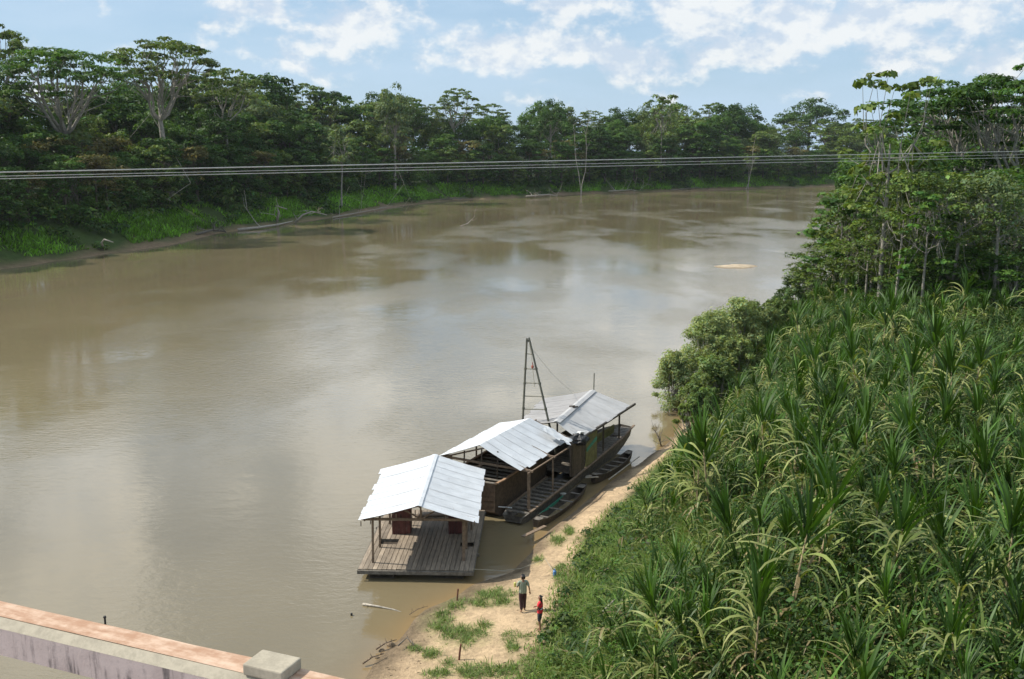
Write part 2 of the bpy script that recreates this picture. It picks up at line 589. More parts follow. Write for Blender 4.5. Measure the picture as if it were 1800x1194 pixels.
def patchmask(X, Y, Z):
    z = Z - CAMH
    dep = Y * cP - z * sP
    u = 900 + F0 * X / dep; v = 597 - F0 * (Y * sP + z * cP) / dep
    o = np.zeros(X.shape)
    for a, b_, c_, d_ in PATCH:
        o = np.maximum(o, np.exp(-((u - a) / c_) ** 2 - ((v - b_) / d_) ** 2))
    return o


def groundtint(X, Y, Z):
    sr = sdist(X, Y, RSH); sl = -sdist(X, Y, LSH); sv = sdist(X, Y, VEG)
    sand = np.array([.50, .36, .22]); wet = np.array([.20, .145, .09]); mud = np.array([.24, .165, .10]); grn = np.array([.055, .085, .02]); soil = np.array([.13, .10, .055])
    c = np.zeros(X.shape + (3,)) + soil
    wf = sm((Z - .05 - .10 * wob(X, Y, 2.5, 14)) / .22)[..., None]
    sandc = wet * (1 - wf) + sand * wf
    inl = sm((sv + .5 + .8 * wob(X, Y, 1.6, 12)) / 1.6)[..., None]
    cr = sandc * (1 - inl) + grn * inl
    pm = sm(patchmask(X, Y, Z) * 1.3 * (.65 + .6 * wob(X, Y, 7, 21)) * 1.2)[..., None] * .55
    cr = cr * (1 - pm) + np.array([.16, .19, .06]) * pm
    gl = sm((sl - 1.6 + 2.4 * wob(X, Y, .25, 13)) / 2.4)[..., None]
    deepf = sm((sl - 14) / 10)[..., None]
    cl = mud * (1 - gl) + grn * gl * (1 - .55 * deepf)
    return np.where((sr > -2)[..., None], cr, np.where((sl > -3)[..., None], cl, wet))


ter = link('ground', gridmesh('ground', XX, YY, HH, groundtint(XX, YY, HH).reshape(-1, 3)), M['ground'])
tag(ter, kind='structure')
# water
deep = np.clip(-HH, 0, 3)
far_ = np.array([.180, .146, .088]); shal = np.array([.25, .17, .085])
shx = np.exp(-deep / .16)[..., None] * (sdist(XX, YY, RSH) > -6)[..., None]
wt = far_ * (1 - shx) + shal * shx
water = link('river', gridmesh('river', XX, YY, np.zeros_like(XX), wt.reshape(-1, 3), True, np.clip(deep / .5, 0, 1)), M['water'])
tag(water, kind='structure')

# sand bar in midstream
def sandbar():
    a = np.linspace(0, 2 * math.pi, 25)[:-1]
    rr = np.linspace(0, 1, 9)
    V = []; Fq = []
    for i, r in enumerate(rr):
        for k, t in enumerate(a):
            w = 1 + .20 * math.sin(2 * t + 1) + .12 * math.sin(5 * t) + .05 * math.sin(9 * t)
            x = math.cos(t) * r * 3.5 * w; y = math.sin(t) * r * 3.4 * w
            z = .36 * (1 - r ** 2.6) * (1 + .45 * r * math.cos(t)) - .08 + .03 * math.sin(5 * t + 3 * r) * r
            V.append((37.7 + x, 173 + y, z))
    n = len(a)
    for i in range(len(rr) - 1):
        for k in range(n):
            Fq.append((i * n + k, i * n + (k + 1) % n, (i + 1) * n + (k + 1) % n, (i + 1) * n + k))
    V = np.array(V)
    c = np.where((V[:, 2] > .08)[:, None], [[.48, .385, .27]], [[.27, .21, .14]])
    o = link('sandbar', quads('sandbar', V, Fq, c, True), M['ground'])
    tag(o, kind='structure')


sandbar()

# ------------------------------------------------------------ foliage generators
def unit(v): return v / np.maximum(np.linalg.norm(v, axis=-1, keepdims=True), 1e-9)


def leaves(C, N, size, aspect, rng, roll=None):
    """one pointed leaf (four-sided, slightly folded) per centre; returns V, F"""
    n = len(C)
    N = unit(N)
    r = unit(rng.normal(size=(n, 3)))
    T = unit(np.cross(N, r)); B = np.cross(N, T)
    s = (size if np.ndim(size) else np.full(n, size))[:, None]
    V = np.empty((n, 4, 3))
    V[:, 0] = C - T * s * .5
    V[:, 1] = C + B * s * aspect * .5 + N * s * .06
    V[:, 2] = C + T * s * .5 - N * s * .12
    V[:, 3] = C - B * s * aspect * .5 + N * s * .06
    return V.reshape(-1, 3), np.arange(n * 4).reshape(n, 4)


def strips(P0, azm, e0, L, Wd, droop, nseg=4, twist=0.0, curve=1.3):
    """arching blades; all arguments arrays of length n. V, F"""
    n = len(P0)
    t = np.linspace(0, 1, nseg + 1)
    P = np.empty((n, nseg + 1, 3)); P[:, 0] = P0
    for i in range(nseg):
        tm = (t[i] + t[i + 1]) / 2
        e = e0 - droop * tm ** curve
        st = (L / nseg)[:, None] * np.stack([np.cos(e) * np.sin(azm), np.cos(e) * np.cos(azm), np.sin(e)], 1)
        P[:, i + 1] = P[:, i] + st
    sd = np.stack([np.cos(azm), -np.sin(azm), np.full(n, twist) if not np.ndim(twist) else twist], 1)
    sd = unit(sd)
    prof = np.clip(np.minimum(.45 + t * 2.2, (1.02 - t) * 2.2), .04, 1.0)
    V = np.empty((n, nseg + 1, 2, 3))
    for i in range(nseg + 1):
        w = (Wd * prof[i] / 2)[:, None]
        V[:, i, 0] = P[:, i] - sd * w; V[:, i, 1] = P[:, i] + sd * w
    idx = np.arange(n * (nseg + 1) * 2).reshape(n, nseg + 1, 2)
    Fq = np.stack([idx[:, :-1, 0], idx[:, :-1, 1], idx[:, 1:, 1], idx[:, 1:, 0]], -1).reshape(-1, 4)
    return V.reshape(-1, 3), Fq


class Acc:
    def __init__(s): s.V = []; s.F = []; s.C = []; s.n = 0
    def add(s, V, Fq, c):
        """c: colour per item group (n,3) repeated to vertices"""
        V = np.asarray(V)
        c = np.asarray(c, float)
        if c.ndim == 1: c = np.tile(c, (len(V), 1))
        if len(c) != len(V): c = np.repeat(c, len(V) // len(c), 0)
        s.V.append(V); s.F.append(np.asarray(Fq) + s.n); s.C.append(c); s.n += len(V)
    def mesh(s, name, smooth=False):
        return quads(name, np.concatenate(s.V), np.concatenate(s.F), np.concatenate(s.C), smooth)


def cluster_leaves(acc, cc, rad, flat, n, size, aspect, col, rng, colvar=.25, updir=.6, shell=.75):
    """leaf clumps around centres cc (k,3) with radii rad (k): n leaves each, lying on the clump's outer shell"""
    k = len(cc)
    d = unit(rng.normal(size=(k, n, 3)))
    d[..., 2] = np.where(d[..., 2] < -.35, -d[..., 2] * .6, d[..., 2])
    rr = (1 - (1 - shell) * rng.random((k, n, 1)) * 2 * rng.random((k, n, 1)))
    off = d * rr * rad[:, None, None] * np.array([1, 1, flat])
    C = (cc[:, None, :] + off).reshape(-1, 3)
    Nn = d * np.array([1, 1, 1 / max(flat, .3)]) * .7 + np.array([0, 0, updir]) + rng.normal(size=d.shape) * .38
    ct = col[None, :] * np.exp(rng.normal(size=(k, 1)) * colvar * .8)
    ct = np.repeat(ct, n, 0) * np.exp(rng.normal(size=(k * n, 1)) * colvar * .6)
    hue = rng.normal(size=(k * n, 1)) * .10
    ct = ct * np.concatenate([1 + hue * 1.4, 1 + hue * .2, 1 - hue], 1)
    V, Fq = leaves(C, Nn.reshape(-1, 3), size * np.exp(rng.normal(size=k * n) * .25), aspect, rng)
    acc.add(V, Fq, np.clip(ct, .004, .6))


def limb(mb, a, b, r0, r1, rng, bend=.12, n=4, sides=5):
    a = np.array(a); b = np.array(b)
    L = np.linalg.norm(b - a)
    pts = [a + (b - a) * t + (rng.normal(size=3) * bend * L * math.sin(math.pi * t) * .5 + np.array([0, 0, .16 * L * math.sin(math.pi * t)]) * (-.6)) for t in np.linspace(0, 1, n)]
    mb.tube(pts, [r0 + (r1 - r0) * t for t in np.linspace(0, 1, n)], sides, caps=False)
    return pts


GREENS = dict(dark=(.044, .094, .018), mid=(.068, .135, .024), olive=(.102, .150, .034), grey=(.115, .160, .065), yellow=(.15, .20, .045), brown=(.13, .120, .042))


def tree_mesh(name, kind, seed, H, R_, trunk_r, base=.5, nclus=40, nleaf=90, lsize=.55, col='mid', lobes=3, crad=None, flat=.6, asp=.55, droop=.0):
    """crown mesh + trunk mesh, foot at the origin"""
    rng = np.random.default_rng(seed)
    mb = MB()
    mb.col = (1, 1, 1)
    c = np.array(GREENS[col])
    acc = Acc()
    cc = []; rad = []
    zb = base * H
    if kind == 'umbrella':
        for i in range(nclus):
            r = math.sqrt((i + .5) / nclus) * R_ * .92; a = i * 2.39996 + rng.normal() * .25
            z = H - crad * .5 - (r / R_) ** 2 * H * .15 - abs(rng.normal()) * H * .045
            if rng.random() < .28: z -= H * rng.uniform(.05, .16); r *= .85
            cc.append((r * math.cos(a), r * math.sin(a), z)); rad.append(crad * rng.uniform(.7, 1.25))
    elif kind == 'round':
        lb = [(0, 0, H * .70, R_ * .62, H * .28), (0, 0, H * .42, R_ * .7, H * .2)]
        for q in range(lobes):
            a = q * 6.28 / lobes + rng.uniform(0, 1)
            lb.append((R_ * .5 * math.cos(a), R_ * .5 * math.sin(a), H * rng.uniform(.52, .74), R_ * rng.uniform(.42, .58), H * rng.uniform(.14, .22)))
        for i in range(nclus):
            x0, y0, z0, rx, rz_ = lb[i % len(lb)]
            d = unit(rng.normal(size=3)); d[2] = abs(d[2]) * 1.0 - .25
            q = rng.uniform(.72, 1.05)
            cc.append((x0 + d[0] * rx * q, y0 + d[1] * rx * q, z0 + d[2] * rz_ * q)); rad.append(crad * rng.uniform(.6, 1.3))
    elif kind == 'column':        # vine-hung, leafy nearly to the ground
        for i in range(nclus):
            t = rng.random() ** .8
            z = H * (base + (1 - base) * t) - crad * .4
            w = R_ * (.45 + .75 * math.sin(math.pi * min(1, .15 + t * .78))) * rng.uniform(.45, 1.0)
            a = rng.uniform(0, 6.28)
            cc.append((w * math.cos(a), w * math.sin(a), z)); rad.append(crad * rng.uniform(.6, 1.25))
    else:                          # open: tufts only at the branch ends
        for i in range(nclus):
            t = rng.random()
            z = H * (base + (1 - base) * t)
            w = R_ * math.sqrt(rng.random()) * (.5 + .5 * math.sin(math.pi * (.2 + .7 * t)))
            a = i * 2.4 + rng.normal() * .3
            cc.append((w * math.cos(a), w * math.sin(a), z)); rad.append(crad * rng.uniform(.7, 1.2))
    cc = np.array(cc); rad = np.array(rad)
    cluster_leaves(acc, cc, rad, flat, nleaf, lsize, asp, c, rng, updir=.3 if kind in ('open', 'column') else (.35 if kind == 'round' else .5))
    # trunk and limbs: main limbs reach towards groups of clumps, twigs to each clump
    lean = rng.normal(size=2) * .02 * H
    top = np.array([lean[0], lean[1], zb if kind in ('umbrella',) else H * .72])
    tp = [np.array([0, 0, -.6]), np.array([lean[0] * .2, lean[1] * .2, top[2] * .35]), np.array([lean[0] * .7, lean[1] * .3, top[2] * .7]), top]
    mb.tube(tp, [trunk_r * 1.35, trunk_r, trunk_r * .8, trunk_r * (.62 if kind == 'umbrella' else .3)], 8, caps=False)
    nm = 7 if kind == 'umbrella' else 6
    order = np.argsort(np.arctan2(cc[:, 1], cc[:, 0]))
    for grp in np.array_split(order, nm):
        if not len(grp): continue
        ctr = cc[grp].mean(0)
        if kind == 'umbrella':
            st = top; end = ctr * np.array([.75, .75, 1]) - np.array([0, 0, H * .06])
        else:
            zz = min(max(ctr[2] - R_ * .6, H * .25), H * .68)
            st = np.array([lean[0] * zz / H, lean[1] * zz / H, zz]); end = ctr * np.array([.8, .8, 1]) - np.array([0, 0, crad * .2])
        pp = limb(mb, st, end, trunk_r * .48, trunk_r * .2, rng, .10, 5, 6)
        for gi in grp:
            s0 = pp[rng.integers(2, 5)]
            q_ = 2.0 if kind == 'open' else 1.0
            limb(mb, s0, cc[gi] - np.array([0, 0, rad[gi] * flat * .3]), trunk_r * .16 * q_, trunk_r * .05 * q_, rng, .12, 3, 4)
    return acc.mesh(name + '_crown'), mb.mesh(name + '_trunk', smooth=True)


LIB = {}
def lib(key, *a, **k): LIB[key] = tree_mesh(key, *a, **k)


lib('umb1', 'umbrella', 1, 36, 12.5, .75, base=.50, nclus=80, nleaf=70, lsize=.75, col='olive', crad=1.9, flat=.42)
lib('umb2', 'umbrella', 2, 36, 14, .8, base=.46, nclus=90, nleaf=70, lsize=.75, col='mid', crad=2.0, flat=.40)
lib('umb3', 'umbrella', 3, 34, 10, .5, base=.55, nclus=46, nleaf=60, lsize=.8, col='olive', crad=1.7, flat=.42)
lib('rnd1', 'round', 4, 26, 8.5, .4, nclus=80, nleaf=84, lsize=.62, col='dark', crad=1.9, flat=.85, lobes=5)
lib('rnd2', 'round', 5, 24, 7.5, .38, nclus=76, nleaf=84, lsize=.6, col='mid', crad=1.7, flat=.85, lobes=4)
lib('rnd3', 'round', 6, 26, 9.5, .42, nclus=84, nleaf=84, lsize=.6, col='olive', crad=1.9, flat=.75, lobes=6)
lib('rnd4', 'round', 7, 25, 8, .4, nclus=70, nleaf=80, lsize=.62, col='grey', crad=1.7, flat=.8, lobes=4)
lib('col1', 'column', 8, 20, 4.6, .28, base=.0, nclus=72, nleaf=80, lsize=.62, col='mid', crad=1.6, flat=.8)
lib('col2', 'column', 9, 20, 5.4, .3, base=.0, nclus=76, nleaf=80, lsize=.66, col='dark', crad=1.7, flat=.75)
lib('col3', 'column', 10, 19, 4.8, .25, base=.02, nclus=64, nleaf=70, lsize=.7, col='olive', crad=1.6, flat=.7)
lib('opn1', 'open', 11, 20, 5.0, .22, base=.55, nclus=34, nleaf=34, lsize=.8, col='grey', crad=1.3, flat=.6)
lib('opn2', 'open', 12, 22, 5.5, .24, base=.5, nclus=36, nleaf=34, lsize=.8, col='olive', crad=1.3, flat=.55)
lib('brn1', 'round', 13, 20, 5.5, .28, nclus=40, nleaf=60, lsize=.6, col='brown', crad=1.6, flat=.6, lobes=4)


def put_tree(key, x, y, H, width, label, group=None, trunk='barkdark', rz=None, name='forest_tree', base=None, cat='tree'):
    cm, tm = LIB[key]
    hn = {'umb1': 36, 'umb2': 36, 'umb3': 34, 'rnd1': 26, 'rnd2': 24, 'rnd3': 26, 'rnd4': 25, 'col1': 20, 'col2': 20, 'col3': 19, 'opn1': 20, 'opn2': 22, 'brn1': 20}[key]
    wn = {'umb1': 12.5, 'umb2': 14, 'umb3': 10, 'rnd1': 8.5, 'rnd2': 7.5, 'rnd3': 9.5, 'rnd4': 8, 'col1': 4.6, 'col2': 5.4, 'col3': 4.8, 'opn1': 5, 'opn2': 5.5, 'brn1': 5.5}[key]
    b = hz1(x, y) if base is None else base
    o = bpy.data.objects.new(name, None); o.empty_display_size = 1
    COL.objects.link(o)
    o.location = (x, y, b - .1)
    o.rotation_euler = (0, 0, random.uniform(0, 6.28) if rz is None else rz)
    sz = H / hn; sw = (width / 2) / wn if width else sz
    o.scale = (sw, sw, sz)
    tag(o, label, cat, group)
    c = link('crown', cm, M['leaf'], o)
    t = link('trunk', tm, M['bark'], o)
    t.material_slots[0].link = 'OBJECT'; t.material_slots[0].material = M[trunk]
    return o

# ------------------------------------------------------------ forest across the river
PROF = np.array([(-400, 100), (0, 118), (100, 140), (200, 122), (300, 128), (380, 122), (430, 118), (480, 134), (520, 144), (560, 152), (620, 154), (690, 140), (740, 168), (770, 186),
                 (830, 192), (870, 182), (920, 186), (965, 172), (1000, 182), (1040, 192), (1100, 184), (1170, 176), (1240, 180), (1300, 186), (1340, 204), (1370, 214), (1500, 208), (1600, 195), (2300, 190)], float)


def prof(px): return float(np.interp(px, PROF[:, 0], PROF[:, 1]))


def along(P, s):
    d = np.linalg.norm(np.diff(P, axis=0), axis=1); c = np.concatenate([[0], np.cumsum(d)])
    i = int(np.clip(np.searchsorted(c, s) - 1, 0, len(d) - 1)); t = (s - c[i]) / d[i]
    p = P[i] + (P[i + 1] - P[i]) * t; e = (P[i + 1] - P[i]) / d[i]
    return p, e, c[-1]


ZONE = [(-9999, 'at the left edge of the photo'), (60, 'by the broad dark umbrella tree'), (200, 'by the tallest umbrella tree'), (350, 'by the flat-topped tree'), (450, 'above the large grey log'),
        (560, 'by the thin white trunk'), (645, 'by the pale whitish skyline tree'), (745, 'by the airy umbrella tree'), (870, 'by the rounded skyline crown'), (995, 'by the forked dead trunk'),
        (1100, 'by the ragged skyline tree'), (1210, 'left of the dark rounded skyline tree'), (1290, 'right of the dark rounded skyline tree'), (1390, 'by the lone spreading tree')]
def zone(px):
    z = ZONE[0][1]
    for a, b in ZONE:
        if px >= a: z = b
    return z


DESC = dict(rnd1='dark green round-crowned tree', rnd2='mid green round-crowned tree', rnd3='broad olive-green crowned tree', rnd4='greyish green crowned tree',
            col1='leafy vine-hung tree', col2='dark vine-covered tree', col3='narrow olive-green tree', opn1='open sparse grey-green tree', opn2='open sparse olive tree', brn1='brownish-leaved tree',
            umb3='small flat-topped tree')
fr = random.Random(11)
_, _, LT = along(LSH, 0)
rows = [(8, 7.0, .34, .52, ['col1', 'col2', 'col3', 'col2', 'brn1'], 'front row'), (16, 8.5, .50, .72, ['rnd2', 'col1', 'rnd4', 'rnd1', 'opn1', 'col3', 'brn1', 'col2'], 'second row'),
        (28, 10.5, .74, .95, ['rnd1', 'rnd2', 'rnd3', 'rnd4', 'opn2', 'col2'], 'tall third row'), (44, 12, .90, 1.02, ['rnd1', 'rnd3', 'rnd4', 'rnd2', 'umb3'], 'skyline row'),
        (62, 13, .70, .92, ['rnd1', 'col2', 'rnd3', 'col1'], 'rearmost row')]
ntree = 0
HERO = [(290, 222), (100, 196), (-10, 205), (20, 196)]
for ri, (off, sp, h0, h1, kinds, rname) in enumerate(rows):
    s = 70.0 + fr.random() * 8
    while s < LT - 380:
        p, e, _ = along(LSH, s)
        k = 1.0 + max(0, p[1] - 300) / 500.0
        s += sp * k * fr.uniform(.8, 1.25)
        o_ = off * fr.uniform(.85, 1.2) + 3 + (4 if p[1] < 400 else 0)
        x, y = p[0] - e[1] * o_, p[1] + e[0] * o_
        px, py = pix(x, y, 20)
        if px < -260 or px > 1560: continue
        b = hz1(x, y)
        pr = prof(px)
        zt = 20 + (258 - pr) / 1800 * y * 1.02
        fullH = zt - b
        H = fullH * fr.uniform(h0, h1)
        H = max(8, min(H, 40))
        kd = fr.choice(kinds)
        w = H * fr.uniform(.58, .80) if kd[:3] in ('rnd', 'brn') else H * fr.uniform(.60, .85)
        if kd[:3] == 'umb': w = H * .7
        w = min(w, 21)
        z = zone(px)
        put_tree(kd, x, y, H, w, f'{DESC[kd]}, {rname}, {z}', f'{DESC[kd]}s, {rname}, {z}')
        ntree += 1
print('forest trees', ntree)

# the trees one can tell apart
def hero(key, px, ytop, Y, w, label, group=None, trunkbase=None, rz=0.0, name='forest_tree'):
    x, y, z = atY(px, ytop, Y)
    b = hz1(x, y)
    return put_tree(key, x, y, z - b, w, label, group, rz=rz, name=name, trunk='bark')


hero('umb1', 284, 60, 252, 28, 'tall grey-green umbrella-topped tree with straight pale trunk, standing highest above the left forest', name='umbrella_tree', rz=.4)
hero('umb2', 105, 76, 222, 31, 'broad dark umbrella tree with spreading pale limbs near the left edge', name='umbrella_tree', rz=1.4)
hero('umb1', -15, 34, 235, 18, 'tall hazy feathery tree cut by the left edge of the photo', name='umbrella_tree', rz=2.2)
hero('umb3', 395, 114, 285, 22, 'flat-topped forest tree just right of the tallest umbrella tree', name='umbrella_tree', rz=3)
hero('rnd4', 690, 134, 370, 18, 'pale whitish-leaved tree rising above the skyline left of the airy umbrella tree', rz=.5)
hero('umb3', 802, 151, 430, 22, 'airy umbrella tree with visible forked branches against the sky, middle of the far bank', name='umbrella_tree', rz=2.0)
hero('rnd1', 968, 166, 450, 17, 'rounded dense tree crown standing out on the skyline right of the middle', rz=1.0)
hero('opn2', 1165, 163, 480, 16, 'ragged open-crowned tree on the skyline towards the far bend', rz=1.0)
hero('rnd1', 1300, 175, 560, 26, 'dark rounded tree on the skyline left of the gap of sky', rz=.2)
hero('rnd1', 1425, 165, 640, 40, 'broad dark spreading tree standing alone above the far bend', rz=2.0)
hero('opn1', 596, 222, 312, 11, 'slender tree with a thin white trunk at the front of the forest wall', rz=1.0)
hero('opn2', 1318, 268, 498, 9, 'small leaning pale-stemmed tree on the bank at the far bend', rz=1.0)


def snag(px, yb, yt, Y, label, spread=.12, seed=0, fork=True):
    rng = np.random.default_rng(seed)
    b = atY(px, yb, Y); t = atY(px, yt, Y)
    base = hz1(b[0], Y)
    o = root('dead_tree', (b[0], Y, base), 0, label, 'dead tree', None)
    mb = MB(); h = t[2] - base
    B = np.array([b[0], Y, base - .3])
    for sgn in ((-1, 1) if fork else (1,)):
        T = B + np.array([sgn * spread * h, rng.normal(), h * (1.0 if sgn > 0 else .85)])
        pp = limb(mb, B, T, .17, .06, rng, .05, 6, 6)
        for k in range(5):
            s0 = pp[rng.integers(3, 6)]
            limb(mb, s0, s0 + rng.normal(size=3) * h * .05 + np.array([0, 0, h * .1]), .09, .03, rng, .1, 3, 4)
    mb.build('trunk', M['drift'], o, True)


snag(1022, 282, 196, 440, 'bare forked white dead trunk in front of the middle of the far forest', .10, 1)
snag(1312, 300, 240, 495, 'thin bare leaning white stem at the far bend', .15, 2, False)

# undergrowth and creepers on the far bank
def far_undergrowth():
    rng = np.random.default_rng(21)
    acc = Acc()
    n = 6000
    cc = []; rad = []; nl = []
    for i in range(n):
        s = rng.uniform(60, LT - 380)
        p, e, _ = along(LSH, s)
        o_ = 2.5 + 30 * rng.random() ** 1.2
        x, y = p[0] - e[1] * o_, p[1] + e[0] * o_
        px, _y = pix(x, y, 5)
        if px < -250 or px > 1600: continue
        if wob(np.array(x), np.array(y), .16, 31) > -.22 and o_ < 11: continue
        if o_ < 6 and rng.random() < .6: continue
        r = rng.uniform(.9, 2.0) * (1 + o_ / 26)
        z = hz1(x, y)
        lift = rng.random() ** 1.3 * min(max(0, o_ - 6) * .8, 12)
        cc.append((x, y, z + r * .2 + lift)); rad.append(r)
    cc = np.array(cc); rad = np.array(rad)
    for k, cname in enumerate(['dark', 'mid', 'olive', 'dark']):
        sel = np.arange(len(cc)) % 4 == k
        cluster_leaves(acc, cc[sel], rad[sel], .75, 44, .75, .55, np.array(GREENS[cname]), rng, colvar=.3)
    o = link('undergrowth', acc.mesh('undergrowth'), M['leaf'])
    tag(o, 'dense dark undergrowth and creepers at the foot of the far forest', 'undergrowth', kind='stuff')


far_undergrowth()


def far_grass():
    rng = np.random.default_rng(22)
    acc = Acc()
    n = 120000
    s = rng.uniform(60, LT - 420, n)
    pts = []
    cs = np.concatenate([[0], np.cumsum(np.linalg.norm(np.diff(LSH, axis=0), axis=1))])
    i = np.clip(np.searchsorted(cs, s) - 1, 0, len(LSH) - 2)
    t = (s - cs[i]) / (cs[i + 1] - cs[i])
    P = LSH[i] + (LSH[i + 1] - LSH[i]) * t[:, None]
    e = unit(LSH[i + 1] - LSH[i])
    off = .7 + 13 * rng.random(n)
    X = P[:, 0] - e[:, 1] * off; Y = P[:, 1] + e[:, 0] * off
    m = (wob(X, Y, .16, 31) > -.34) & (wob(X, Y, .5, 33) > -.30 + .5 * (rng.random(n) - .5))
    X, Y = X[m], Y[m]; Z = height(X, Y); n = len(X)
    k = Z > .75
    X, Y, Z = X[k], Y[k], Z[k]; n = len(X)
    V, Fq = strips(np.stack([X, Y, Z - .05], 1), rng.uniform(0, 6.28, n), rng.uniform(.9, 1.5, n), rng.uniform(.8, 1.6, n), rng.uniform(.16, .34, n), rng.uniform(.4, 1.4, n), 2)
    c = np.array([.14, .29, .028]) * np.exp(rng.normal(size=(n, 1)) * .30 + .5 * wob(X, Y, .45, 35)[:, None])
    acc.add(V, Fq, c)
    o = link('bank_grass', acc.mesh('bank_grass'), M['leaf'])
    tag(o, 'bright green grass on the steep far bank above the water', 'grass', kind='stuff')


far_grass()


# ------------------------------------------------------------ driftwood
def driftwood(name, pts, r0, nbr, label, seed, cat='driftwood', mt='drift', group=None, brl=.35):
    rng = np.random.default_rng(seed)
    c = pts[0]
    o = root(name, (c[0], c[1], c[2]), 0, label, cat, group)
    mb = MB()
    P = [np.array(p, float) for p in pts]
    n = len(P)
    L = sum(np.linalg.norm(P[i + 1] - P[i]) for i in range(n - 1))
    mb.tube(P, [r0 * (1 - .65 * i / (n - 1)) for i in range(n)], 8)
    mb.build('log', M[mt], o, True)
    for k in range(nbr):
        br = MB()
        i = rng.integers(0, n - 1); s0 = P[i] + (P[i + 1] - P[i]) * rng.random()
        d = unit(rng.normal(size=3) + np.array([0, 0, .9])); d[2] = abs(d[2])
        pp = limb(br, s0, s0 + d * L * brl * rng.uniform(.5, 1.2), r0 * .4, r0 * .12, rng, .25, 4, 5)
        limb(br, pp[2], pp[2] + unit(rng.normal(size=3) + np.array([0, 0, .5])) * L * brl * .5, r0 * .2, r0 * .06, rng, .25, 3, 4)
        br.build('branch', M[mt], o, True)
    return o


def gp(px, py, z=0.15): return ground(px, py, z)


driftwood('driftwood_log', [gp(418, 404, .3), gp(455, 400, .5), gp(488, 395, .5), gp(520, 388, .2)], .36, 2, 'large grey driftwood log lying along the far waterline on the left', 1, brl=.25)
driftwood('dead_branch', [gp(487, 392, .3), atY(490, 372, 268), atY(486, 362, 268), atY(505, 368, 268)], .34, 2, 'upright white forked snag beside the grey log', 2)
driftwood('dead_branch', [gp(518, 392, .2), atY(532, 378, 272), atY(548, 372, 272), atY(575, 378, 274)], .34, 3, 'bleached branch propped on the bank right of the grey log', 3)
driftwood('dead_branch', [gp(182, 438, .0), atY(179, 427, 190), atY(183, 421, 190), atY(199, 426, 190)], .26, 0, 'short hooked white branch sticking up from the water near the left bank', 4)
driftwood('dead_branch', [gp(262, 345, 3.5), atY(270, 340, 240), atY(300, 353, 236)], .2, 1, 'pale fallen branch on the dark slope under the tallest umbrella tree', 5)
driftwood('driftwood_log', [gp(585, 382, .3), gp(640, 372, .5), gp(690, 362, .4)], .14, 7, 'tangle of bleached branches along the far waterline right of the grey log', 6)
driftwood('dead_branch', [gp(345, 412, .6), gp(375, 404, 1.0), gp(398, 408, .5)], .3, 8, 'heap of brown roots at the far waterline left of the grey log', 7, mt='woodgrey', brl=.4)
driftwood('driftwood_log', [gp(925, 345, .8), gp(965, 342, 1.0), gp(980, 345, .3)], .28, 6, 'bleached log pile at the waterline in the middle of the far bank', 8)
driftwood('driftwood_log', [gp(1070, 336, 1.0), gp(1110, 334, 1.0), gp(1130, 336, .3)], .22, 9, 'bleached branches tumbled at the waterline right of the middle of the far bank', 9)
driftwood('driftwood_log', [gp(1180, 334, .8), gp(1225, 330, 1.2), gp(1245, 333, .3)], .22, 7, 'grey branches at the waterline nearer the far bend', 10, mt='woodgrey')
driftwood('driftwood_log', [gp(765, 352, .4), gp(800, 349, .8), gp(830, 349, .3)], .22, 5, 'low grey driftwood at the foot of the airy umbrella tree', 12, mt='woodgrey')
driftwood('floating_branch', [gp(808, 398, -.1), gp(822, 393, .5), gp(830, 385, 1.2)], .12, 2, 'thin branch tip poking out of midstream water', 13)
driftwood('floating_stick', [(-6.62, 42.48, .06), (-5.9, 42.25, .05), (-5.2, 42.0, .02), (-4.6, 41.72, -.05)], .055, 1, 'pale stick floating in the brown shallows below the near raft', 14, cat='stick', brl=.12)

